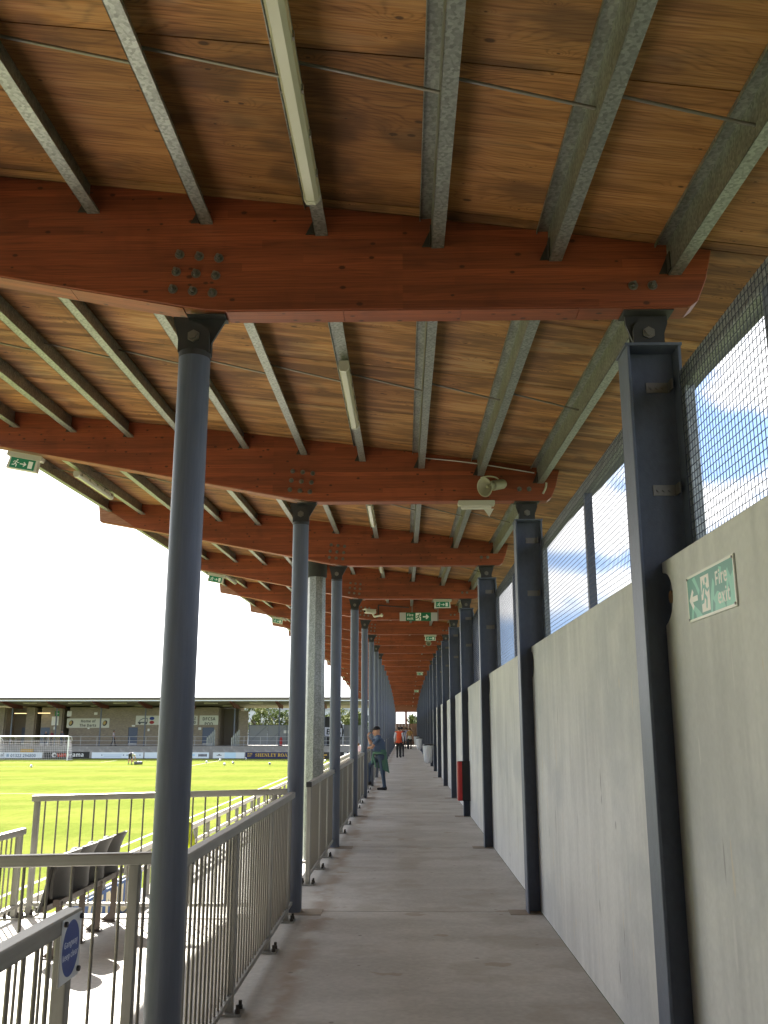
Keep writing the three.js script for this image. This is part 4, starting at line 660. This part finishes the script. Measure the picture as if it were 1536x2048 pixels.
{ // black drum-shaped banner
  const t = thing('black_round_banner', 'large black disc banner with white lettering band in front of the yard fence', 'banner', [-9.1, 1.30, -113.2]);
  part('disc', cyl(1.72, 0.5, 40).rotateX(Math.PI / 2), mat(0.012, 0.012, 0.014, 0.6), t); part('hub', cyl(0.5, 0.03, 32).rotateX(Math.PI / 2).translate(0.4, -0.2, 0.265), mat(0.03, 0.03, 0.035, 0.5), t);
  part('lettering_band', new THREE.PlaneGeometry(3.1, 1.0).rotateZ(-0.06), new THREE.MeshStandardMaterial({ roughness: 0.6, map: print(310, 100, (g, w, h) => { g.fillStyle = '#b9bac4'; g.fillRect(0, 0, w, h); g.fillStyle = '#111114'; g.font = 'bold 92px sans-serif'; g.fillText('BRI', 120, 84); g.beginPath(); g.arc(284, 60, 18, 0, 7); g.fill(); }) }), t, [0, -0.05, 0.285]);
  part('stand_leg', rod([1.75, -1.7, 0], [2.3, 0.2, 0], 0.03), GALVBAR, t); part('stand_leg', rod([-1.2, -1.7, 0.1], [-1.0, -1.1, 0.1], 0.05), PLATE, t); part('stand_leg', rod([1.1, -1.7, 0.1], [0.9, -1.2, 0.1], 0.05), PLATE, t);
}
{ // end of the walkway
  const w = thing('end_wall', 'dark brown timber wall with two bright openings at the far end of the walkway', 'wall', [0, 0, -96.0], undefined, 'thing'), B = mat(0.10, 0.055, 0.035, 0.8);
  for (let x = -1.22; x < 1.26; x += 0.31) part('plank', boxAt(x, x + 0.3, 0.005, 2.12, 0, -0.06), B, w);
  part('middle_post', boxAt(0.0, 0.22, 2.12, 3.45, 0.02, -0.1), mat(0.14, 0.045, 0.03, 0.7), w); part('lintel', boxAt(-1.3, 1.45, 3.26, 4.1, 0, -0.1), mat(0.17, 0.06, 0.03, 0.7), w);
  part('side_post', boxAt(-1.3, -0.9, 2.12, 3.26, 0, -0.1), FSTEEL, w); for (const x of [0.42, 1.0]) part('side_post', boxAt(x, x + 0.05, 2.12, 3.26, -0.02, -0.06), FSTEEL, w);
}
{ // corner wall between our stand and the far stand
  const c = thing('corner_wall', 'grey blue wall closing the corner beyond the last round columns', 'wall', [0, 0, 0], undefined, 'thing');
  part('panel', boxAt(-5.0, -1.45, -0.42, 1.55, -115, -115.2), FSTEEL, c); part('post', boxAt(-5.0, -4.8, 1.55, 4.1, -115, -115.2), mat(0.15, 0.05, 0.035, 0.7), c); part('post', boxAt(-3.2, -3.0, 1.55, 4.1, -115, -115.2), mat(0.15, 0.05, 0.035, 0.7), c);
}
// ---------------------------------------------------------------- trees and a white building beyond
{
  const LEAF = [[0.13, 0.16, 0.035], [0.10, 0.135, 0.03], [0.17, 0.185, 0.05]].map((c) => new THREE.MeshStandardMaterial({ color: C(...c), roughness: 0.9, side: THREE.DoubleSide })), BARK = mat(0.08, 0.06, 0.045, 0.9);
  const tree = (label, x, d, h, R) => {
    const t = thing('leafy_tree', label, 'tree', [x, -1.76, -d], 'trees beyond the far stand'), limbs = [cyl(0.2, h * 0.6, 8, 0.1).translate(0, h * 0.3, 0)], P = [[], [], []];
    for (let i = 0; i < 9; i++) { const a = rr(0, 6.28), l = R * rr(0.5, 0.9), y0 = h * rr(0.3, 0.55); limbs.push(rod([0, y0, 0], [Math.cos(a) * l, y0 + rr(0.1, 0.35) * h, Math.sin(a) * l], 0.06, 5)); }
    part('trunk', merge(limbs), BARK, t);
    for (let c = 0; c < 34; c++) {
      const a = rr(0, 6.28), q = Math.sqrt(rnd()) * R, cy = h * rr(0.38, 0.95), sh = 1 - Math.pow(Math.abs(cy / h - 0.62) / 0.42, 2) * 0.6, cx = Math.cos(a) * q * sh, cz = Math.sin(a) * q * sh, cr = R * rr(0.2, 0.36);
      for (let i = 0; i < 90; i++) { const u = rr(-1, 1), b = rr(0, 6.28), r = cr * Math.cbrt(rr(0.2, 1)), s = rr(0.1, 0.2), g = new THREE.PlaneGeometry(s, s * 1.5); g.rotateX(rr(0, 6)); g.rotateY(rr(0, 6)); g.translate(cx + r * Math.sqrt(1 - u * u) * Math.cos(b), cy + r * u * 0.8, cz + r * Math.sqrt(1 - u * u) * Math.sin(b)); P[(c + (i % 7 === 0 ? 1 : 0)) % 3].push(g); }
    }
    P.forEach((p, i) => part('crown', merge(p), LEAF[i], t));
  };
  tree('taller leafy tree behind the yard fence beside the brick stand end', -21.2, 137, 6.9, 2.6); tree('leafy tree behind the middle of the yard fence', -17.6, 139, 5.9, 2.2); tree('leafy tree above the black disc banner', -10.6, 138, 6.4, 2.3); tree('leafy tree seen between the round columns near the corner', -7.2, 136, 5.8, 2.0); tree('low tree showing through the openings at the walkway end', 1.6, 134, 5.2, 1.6);
  const W = mat(0.62, 0.63, 0.64, 0.7), G = mat(0.06, 0.07, 0.08, 0.2), b = thing('white_building', 'long low white building behind the trees', 'building', [-24, -1.76, -190], undefined, 'thing');
  part('wall', box(40, 6.9, 10).translate(0, 3.45, 0), W, b); part('roof', box(40.6, 0.5, 10.6).translate(0, 7.15, 0), mat(0.4, 0.42, 0.44, 0.6), b);
  for (let x = -18; x < 18; x += 3.2) part('window', box(1.8, 1.1, 0.1).translate(x, 5.3, 5.03), G, b);
}
// ---------------------------------------------------------------- people: one continuous skin per figure, meshed from tapered bones
function skin(bones, cell, k) {
  const lo = [1e9, 1e9, 1e9], hi = [-1e9, -1e9, -1e9];
  for (const b of bones) for (let i = 0; i < 3; i++) { lo[i] = Math.min(lo[i], b.a[i] - b.ra, b.b[i] - b.rb); hi[i] = Math.max(hi[i], b.a[i] + b.ra, b.b[i] + b.rb); }
  const m = k + cell * 2, n = lo.map((v, i) => { lo[i] = v - m; return Math.ceil((hi[i] - v + 2 * m) / cell) + 1; }), [nx, ny, nz] = n;
  const F = new Float32Array(nx * ny * nz).fill(1), D = new Float32Array(nx * ny * nz).fill(9), I = new Uint8Array(nx * ny * nz);
  bones.forEach((bn, bi) => {
    const { a, b, ra, rb } = bn, sq = bn.s ?? [1, 1, 1], ab = [b[0] - a[0], b[1] - a[1], b[2] - a[2]], ll = ab[0] ** 2 + ab[1] ** 2 + ab[2] ** 2 + 1e-9, R = Math.max(ra, rb) + k + cell * 2;
    const r0 = [0, 1, 2].map((i) => Math.max(0, Math.floor((Math.min(a[i], b[i]) - R - lo[i]) / cell))), r1 = [0, 1, 2].map((i) => Math.min(n[i] - 1, Math.ceil((Math.max(a[i], b[i]) + R - lo[i]) / cell)));
    for (let z = r0[2]; z <= r1[2]; z++) for (let y = r0[1]; y <= r1[1]; y++) for (let x = r0[0]; x <= r1[0]; x++) {
      const p = [lo[0] + x * cell - a[0], lo[1] + y * cell - a[1], lo[2] + z * cell - a[2]]; let t = (p[0] * ab[0] + p[1] * ab[1] + p[2] * ab[2]) / ll; t = t < 0 ? 0 : t > 1 ? 1 : t;
      const d = Math.hypot((p[0] - t * ab[0]) / sq[0], (p[1] - t * ab[1]) / sq[1], (p[2] - t * ab[2]) / sq[2]) - (ra + (rb - ra) * t), o = (z * ny + y) * nx + x, f = F[o], h = Math.max(k - Math.abs(f - d), 0) / k;
      F[o] = Math.min(f, d) - h * h * k / 4; if (d < D[o]) { D[o] = d; I[o] = bi; }
    }
  });
  const V = [], Cc = [], id = new Int32Array(nx * ny * nz).fill(-1), T = [], st = [1, nx, nx * ny];
  for (let z = 0; z < nz - 1; z++) for (let y = 0; y < ny - 1; y++) for (let x = 0; x < nx - 1; x++) {
    const o = (z * ny + y) * nx + x; let c = 0, s = [0, 0, 0], neg = 0;
    for (let i = 0; i < 8; i++) if (F[o + (i & 1) + ((i >> 1) & 1) * nx + ((i >> 2) & 1) * nx * ny] < 0) neg++;
    if (!neg || neg === 8) continue;
    for (let e = 0; e < 3; e++) for (let q = 0; q < 4; q++) {
      const u = (e + 1) % 3, w = (e + 2) % 3, b = [0, 0, 0]; b[u] = q & 1; b[w] = q >> 1; const i0 = o + b[0] + b[1] * nx + b[2] * nx * ny, f0 = F[i0], f1 = F[i0 + st[e]];
      if ((f0 < 0) !== (f1 < 0)) { const t = f0 / (f0 - f1); b[e] += t; s = [s[0] + b[0], s[1] + b[1], s[2] + b[2]]; c++; }
    }
    id[o] = V.length / 3; V.push(lo[0] + (x + s[0] / c) * cell, lo[1] + (y + s[1] / c) * cell, lo[2] + (z + s[2] / c) * cell);
    const near = o + (s[0] / c > 0.5 ? 1 : 0) + (s[1] / c > 0.5 ? nx : 0) + (s[2] / c > 0.5 ? nx * ny : 0); Cc.push(...bones[I[near]].c);
  }
  for (let z = 1; z < nz - 1; z++) for (let y = 1; y < ny - 1; y++) for (let x = 1; x < nx - 1; x++) {
    const o = (z * ny + y) * nx + x;
    for (let e = 0; e < 3; e++) { const f0 = F[o] < 0, f1 = F[o + st[e]] < 0; if (f0 === f1) continue; const u = st[(e + 1) % 3], w = st[(e + 2) % 3], a = id[o - u - w], b = id[o - w], c = id[o], d = id[o - u]; if (f0) T.push(a, b, c, a, c, d); else T.push(a, c, b, a, d, c); }
  }
  const g = new THREE.BufferGeometry(); g.setAttribute('position', new THREE.Float32BufferAttribute(V, 3)); g.setAttribute('color', new THREE.Float32BufferAttribute(Cc, 3)); g.setIndex(T); g.computeVertexNormals(); return g;
}
const SKINM = new THREE.MeshStandardMaterial({ vertexColors: true, roughness: 0.75 });
const V3 = (p) => new THREE.Vector3(...p);
function hand(w, fw, pn, curl, c) {             // wrist, pointing direction, palm normal
  const f = V3(fw).normalize(), nrm = V3(pn).addScaledVector(f, -V3(pn).dot(f)).normalize(), s = new THREE.Vector3().crossVectors(f, nrm), W = V3(w), B = [];
  const P = (a, b, d) => W.clone().addScaledVector(f, a).addScaledVector(s, b).addScaledVector(nrm, d).toArray();
  for (const b of [-0.026, 0, 0.024]) B.push({ a: P(0.0, b * 0.6, 0), b: P(0.085, b, 0), ra: 0.02, rb: 0.017, c });
  [[-0.033, 0.062], [-0.011, 0.074], [0.011, 0.07], [0.031, 0.055]].forEach(([b, l]) => { let p = [0.088, b, 0], an = 0; for (let j = 0; j < 3; j++) { an += curl * [0.5, 0.9, 0.7][j]; const q = [p[0] + l * 0.42 * Math.cos(an), b * 1.05, p[2] + l * 0.42 * Math.sin(an)]; B.push({ a: P(...p), b: P(...q), ra: 0.0095 - j * 0.001, rb: 0.0085 - j * 0.001, c }); p = q; } });
  B.push({ a: P(0.03, -0.028, 0.004), b: P(0.065, -0.058, 0.018), ra: 0.013, rb: 0.011, c }, { a: P(0.065, -0.058, 0.018), b: P(0.098, -0.062, 0.03 + curl * 0.01), ra: 0.0105, rb: 0.009, c });
  return skin(B, 0.0045, 0.008);
}
const SK = [0.44, 0.24, 0.16];
// J: joints in metres; col: clothing colours; figures face `yaw` (0 = away down the walkway)
function person(label, pos, J, col, o = {}) {
  const p = thing('person', label, 'person', pos, o.group); p.rotation.y = o.yaw ?? 0;
  const s = o.skin ?? SK, B = [], add = (a, b, ra, rb, c, sq) => B.push({ a, b, ra, rb, c, s: sq });
  const mid = (a, b, t = 0.5) => a.map((v, i) => mix(v, b[i], t));
  add(J.pelvis, J.waist, 0.125, 0.118, col.hip ?? col.trousers, [1.18, 1, 0.86]); add(J.waist, J.chest, 0.118 * (o.belly ?? 1), 0.135, col.top, [1.15, 1, 0.84]); add(J.chest, mid(J.shL, J.shR), 0.13, 0.075, col.top, [1.15, 1, 0.8]);
  if (o.paunch) add(mid(J.waist, J.chest, 0.25), o.paunch, 0.11, 0.085, col.top);
  add(mid(J.shL, J.shR), J.shL, 0.07, 0.062, col.top); add(mid(J.shL, J.shR), J.shR, 0.07, 0.062, col.top);
  add(mid(J.shL, J.shR), J.neck, 0.058, 0.05, s); add(J.neck, J.head, 0.05, 0.075, s);
  const H = J.head, fd = V3(J.face).normalize(), up = new THREE.Vector3(0, 1, 0), sd = new THREE.Vector3().crossVectors(up, fd).normalize(), at = (f, u, r) => V3(H).addScaledVector(fd, f).addScaledVector(up, u).addScaledVector(sd, r).toArray();
  add(at(-0.02, 0.02, 0), at(0.012, 0.03, 0), 0.088, 0.083, s); add(at(0.02, -0.055, 0), at(0.05, -0.075, 0), 0.058, 0.04, s); add(at(0.078, 0.01, 0), at(0.104, -0.018, 0), 0.012, 0.014, s);
  for (const r of [-1, 1]) { add(at(-0.005, -0.015, r * 0.084), at(-0.012, 0.02, r * 0.088), 0.013, 0.016, s); add(at(0.082, 0.022, r * 0.032), at(0.086, 0.022, r * 0.032), 0.009, 0.008, [0.05, 0.035, 0.03]); }
  add(at(0.086, -0.05, -0.02), at(0.086, -0.05, 0.02), 0.009, 0.009, [0.32, 0.12, 0.09]);
  for (const q of ['L', 'R']) {
    const sl = mid(J['sh' + q], J['el' + q], 0.62), lng = col.sleeve === 'long';
    add(J['sh' + q], sl, 0.06, 0.056, col.arm ?? col.top); add(sl, J['el' + q], lng ? 0.05 : 0.045, lng ? 0.046 : 0.04, lng ? col.arm ?? col.top : s); add(J['el' + q], J['wr' + q], lng ? 0.045 : 0.041, lng ? 0.034 : 0.027, lng ? col.arm ?? col.top : s);
    add(J['hip' + q], J['kn' + q], 0.096, 0.062, col.trousers); add(J['kn' + q], J['an' + q], 0.062, 0.046, col.shin ?? col.trousers); add(J.pelvis, J['hip' + q], 0.11, 0.1, col.hip ?? col.trousers);
    add(J['an' + q], J['heel' + q], 0.045, 0.042, col.shoes); add(J['heel' + q], J['toe' + q], 0.042, 0.036, col.shoes, [1, 0.9, 1.15]);
  }
  const gs = [skin(B, o.cell ?? 0.016, 0.035)];
  for (const q of ['L', 'R']) { const w = V3(J['wr' + q]), f = J['hd' + q] ?? w.clone().sub(V3(J['el' + q])).toArray(); gs.push(hand(J['wr' + q], f, J['pn' + q] ?? [q === 'L' ? 1 : -1, 0, 0.2], o.curl ?? 0.5, s)); }
  part('body', mergeGeometries(gs.map((g) => g.toNonIndexed())), SKINM, p);
  if (o.hair) { const hg = new THREE.SphereGeometry(0.101, 22, 14, 0, 6.3, 0, 1.75), q = new THREE.Quaternion().setFromUnitVectors(up, up.clone().addScaledVector(fd, -0.55).normalize()); hg.scale(0.98, 1.06, 1.02); part('hair', hg.applyQuaternion(q), mat(...o.hair, 0.9, { side: THREE.DoubleSide }), p, at(-0.012, 0.02, 0)); }
  return { p, at, fd };
}
// a standing or striding figure, facing -z; st = stride in metres
function stance(h = 1.75, st = 0, o = {}) {
  const k = h / 1.75, f = (x, y, z) => [x * k, y * k, z * k], J = { pelvis: f(0, 0.95, 0), waist: f(0, 1.08, 0), chest: f(0, 1.28, 0), shL: f(-0.18, 1.44, 0.01), shR: f(0.18, 1.44, 0.01), neck: f(0, 1.52, 0.0), head: f(0, 1.63, -0.015), face: o.face ?? [0, 0, -1],
    hipL: f(-0.09, 0.9, 0), hipR: f(0.09, 0.9, 0), knL: f(-0.1, 0.5, -0.03 - st * 0.5), anL: f(-0.1, 0.09, -st), knR: f(0.1, 0.5, -0.03 + st * 0.35), anR: f(0.1, 0.09 + Math.abs(st) * 0.12, st),
    elL: f(-0.25, 1.16, 0.06 + st * 0.3), wrL: f(-0.26, 0.93, -0.06 + st * 0.5), elR: f(0.25, 1.16, 0.06 - st * 0.3), wrR: f(0.26, 0.93, -0.06 - st * 0.5) };
  for (const q of ['L', 'R']) { const a = J['an' + q]; J['heel' + q] = [a[0], a[1] - 0.045 * k, a[2] + 0.03]; J['toe' + q] = [a[0] * 1.1, a[1] - 0.05 * k, a[2] - 0.15]; }
  return Object.assign(J, o.J ?? {});
}
{ // photographer in a cap: facing the pitch (-x), one foot on the railing foot, camera at his eye
  const J = { pelvis: [0.03, 0.94, 0], waist: [0.02, 1.06, 0], chest: [0.0, 1.26, 0.0], shL: [-0.02, 1.42, 0.17], shR: [-0.06, 1.43, -0.16], neck: [-0.04, 1.50, 0], head: [-0.09, 1.60, 0.01], face: [-1, -0.04, 0.1],
    elL: [-0.2, 1.17, 0.19], wrL: [-0.40, 1.13, 0.09], hdL: [-1, -0.25, -0.2], pnL: [0, -1, 0], elR: [-0.25, 1.27, -0.18], wrR: [-0.34, 1.47, -0.06], hdR: [0.35, 0.9, 0.35], pnR: [1, 0, 0.2],
    hipL: [0.05, 0.9, 0.09], hipR: [-0.0, 0.9, -0.09], knL: [0.1, 0.48, 0.11], anL: [0.15, 0.09, 0.12], knR: [-0.29, 0.66, -0.1], anR: [-0.30, 0.225, -0.1] };
  J.heelL = [0.17, 0.045, 0.12]; J.toeL = [-0.03, 0.04, 0.13]; J.heelR = [-0.27, 0.175, -0.1]; J.toeR = [-0.44, 0.165, -0.1];
  const col = { top: [0.065, 0.10, 0.17], trousers: [0.045, 0.068, 0.115], shoes: [0.012, 0.012, 0.014], hip: [0.04, 0.06, 0.105] };
  const { p, at } = person('man in black cap and blue T-shirt photographing the pitch, green top round his waist', [-0.73, 0, -26.95], J, col, { cell: 0.011, paunch: [-0.1, 1.12, 0], belly: 1.06, curl: 0.85 });
  const CAP = mat(0.008, 0.008, 0.01, 0.8), cg = new THREE.SphereGeometry(0.104, 24, 12, 0, 6.3, 0, 1.62); cg.scale(1.05, 0.95, 0.98); part('cap', merge([cg, poly([[-0.19, -0.06], [-0.2, 0], [-0.19, 0.06], [-0.09, 0.085], [-0.06, 0], [-0.09, -0.085]], 0.008).rotateX(Math.PI / 2).translate(0, 0.015, 0)]), CAP, p, at(-0.012, 0.05, 0), [0, 0.1, 0.08]).material.side = THREE.DoubleSide;
  part('phone_camera', box(0.025, 0.07, 0.12), mat(0.01, 0.01, 0.012, 0.3), p, at(0.145, 0.0, -0.02));
  // green top tied round the waist: a skirt-like sheet behind and two sleeves knotted in front
  const GT = mat(0.085, 0.18, 0.13, 0.9, { side: THREE.DoubleSide }), g = new THREE.CylinderGeometry(0.168, 0.215, 0.52, 28, 8, true, 0.15, 3.5), q = g.attributes.position;
  for (let i = 0; i < q.count; i++) { const y = q.getY(i), a = Math.atan2(q.getX(i), q.getZ(i)), dn = (0.26 - y) / 0.52; q.setXYZ(i, q.getX(i) * (1 + 0.05 * Math.sin(a * 9) * dn) + 0.05 * dn, y - 0.1 * dn * Math.max(0, Math.sin(a)) * 1.2 + 0.04, q.getZ(i) * 0.94 * (1 + 0.05 * Math.sin(a * 9) * dn)); }
  g.computeVertexNormals(); part('waist_top', g, GT, p, [0.015, 0.80, 0.0]);
  const band = new THREE.TorusGeometry(0.165, 0.034, 8, 32).rotateX(Math.PI / 2); band.scale(1.04, 1, 0.98); part('waist_band', band, GT, p, [0.01, 1.01, 0]);
  part('sleeve', tube([[-0.155, 1.0, 0.06], [-0.165, 0.9, 0.08], [-0.13, 0.78, 0.1], [-0.09, 0.62, 0.12]], 0.028, 8), GT, p); part('sleeve', tube([[-0.155, 1.0, 0.05], [-0.19, 0.88, 0.05], [-0.2, 0.72, 0.06]], 0.026, 8), GT, p);
}
const BLK = [0.014, 0.014, 0.016];
person('person in orange high visibility vest and black trousers on the walkway', [-0.36, 0, -55.6], stance(1.74, 0.07), { top: [0.72, 0.09, 0.025], arm: [0.55, 0.55, 0.58], sleeve: 'long', trousers: BLK, shoes: BLK, hip: [0.6, 0.07, 0.02] }, { hair: [0.02, 0.014, 0.012], cell: 0.02 });
person('dark-haired person in black standing just beyond the orange vest', [-0.22, 0, -57.4], stance(1.76, 0.05), { top: [0.10, 0.02, 0.03], arm: [0.35, 0.34, 0.4], sleeve: 'long', trousers: BLK, shoes: BLK }, { hair: [0.018, 0.012, 0.01], cell: 0.022 });
person('person in grey top walking far down the walkway', [0.1, 0, -79], stance(1.72, 0.1), { top: [0.2, 0.22, 0.3], trousers: BLK, shoes: BLK }, { hair: [0.03, 0.02, 0.015], cell: 0.026 });
person('person in yellow-brown top with pale bag far down the walkway', [0.38, 0, -77], stance(1.68, -0.1), { top: [0.3, 0.17, 0.05], hip: [0.5, 0.48, 0.42], trousers: BLK, shoes: BLK }, { hair: [0.1, 0.06, 0.03], cell: 0.026 });
person('person in pale pink shirt on the terrace beyond the railing', [-3.44, -1.02, -70], stance(1.62, 0.02), { top: [0.68, 0.5, 0.52], trousers: [0.3, 0.27, 0.25], shoes: BLK }, { hair: [0.10, 0.055, 0.03], cell: 0.022 });
person('steward in yellow high visibility jacket on the terrace steps', [-2.97, -1.02, -12.6], stance(1.76, 0.0), { top: [0.55, 0.62, 0.02], arm: [0.55, 0.62, 0.02], sleeve: 'long', trousers: [0.02, 0.02, 0.026], shoes: BLK }, { hair: [0.05, 0.03, 0.02], yaw: 1.2, cell: 0.014 });
{
  const J = stance(1.78, 0.0), d = (p) => p;    // bending over from the hips toward a bag
  Object.assign(J, { pelvis: [0, 0.92, 0.1], waist: [0, 1.0, 0.0], chest: [0, 0.96, -0.22], shL: [-0.17, 0.88, -0.4], shR: [0.17, 0.88, -0.4], neck: [0, 0.84, -0.47], head: [0, 0.76, -0.55], face: [0, -0.75, -0.6], elL: [-0.2, 0.6, -0.42], wrL: [-0.16, 0.36, -0.45], elR: [0.2, 0.6, -0.42], wrR: [0.16, 0.36, -0.45], hipL: [-0.1, 0.88, 0.08], hipR: [0.1, 0.88, 0.08], knL: [-0.16, 0.5, 0.0], knR: [0.16, 0.5, 0.0], anL: [-0.2, 0.09, 0.06], anR: [0.2, 0.09, 0.06], heelL: [-0.2, 0.045, 0.09], heelR: [0.2, 0.045, 0.09], toeL: [-0.22, 0.04, -0.09], toeR: [0.22, 0.04, -0.09] });
  person('player in dark shorts bending down on the pitch by a black bag', [-26.2, -1.7, -90.3], J, { top: [0.6, 0.58, 0.6], trousers: [0.02, 0.02, 0.025], shin: SK, shoes: [0.06, 0.45, 0.05], hip: [0.02, 0.02, 0.025] }, { hair: [0.03, 0.02, 0.015], cell: 0.02, yaw: -0.5 });
  const b = thing('kit_bag', 'black holdall lying on the pitch beside the bending player', 'bag', [-25.4, -1.7, -90.2]); part('bag_body', bar(0.3, 0.28, 0.75, 0.1).rotateY(Math.PI / 2).translate(0, 0.145, 0), mat(0.012, 0.012, 0.013, 0.6), b); part('handle', new THREE.TorusGeometry(0.14, 0.018, 6, 16, Math.PI).translate(0, 0.26, 0.05), mat(0.03, 0.03, 0.03, 0.7), b); part('side_stripe', boxAt(-0.36, 0.36, 0.12, 0.17, 0.156, 0.15), mat(0.4, 0.4, 0.4, 0.7), b);
}
person('man in pale shirt and dark trousers walking along the far stand', [-35.06, FY, -113.2], stance(1.78, 0.24), { top: [0.5, 0.46, 0.5], trousers: [0.025, 0.025, 0.04], shoes: BLK }, { hair: [0.02, 0.015, 0.012], yaw: -1.4, cell: 0.024 });
person('person in dark red top behind the goal in the far stand', [-42.45, FY, -112.9], stance(1.74, 0.05), { top: [0.16, 0.02, 0.03], trousers: [0.05, 0.05, 0.07], shoes: BLK }, { hair: [0.25, 0.22, 0.2], yaw: 2.6, cell: 0.026 });
person('person in black top by the blue door of the far stand', [-43.3, FY, -113.2], stance(1.66, 0.02), { top: [0.03, 0.03, 0.035], trousers: [0.04, 0.04, 0.06], shoes: BLK }, { hair: [0.4, 0.38, 0.36], yaw: 3.0, cell: 0.026 });
person('person in white cap by the dark doorway of the far stand', [-41.3, FY, -113.1], stance(1.75, 0.03), { top: [0.10, 0.10, 0.13], trousers: [0.03, 0.05, 0.1], shoes: BLK }, { hair: [0.5, 0.5, 0.5], yaw: 2.9, cell: 0.026 });

scene.traverse((o) => { if (o.isMesh) { o.castShadow = true; o.receiveShadow = true; } });
renderer.render(scene, camera);
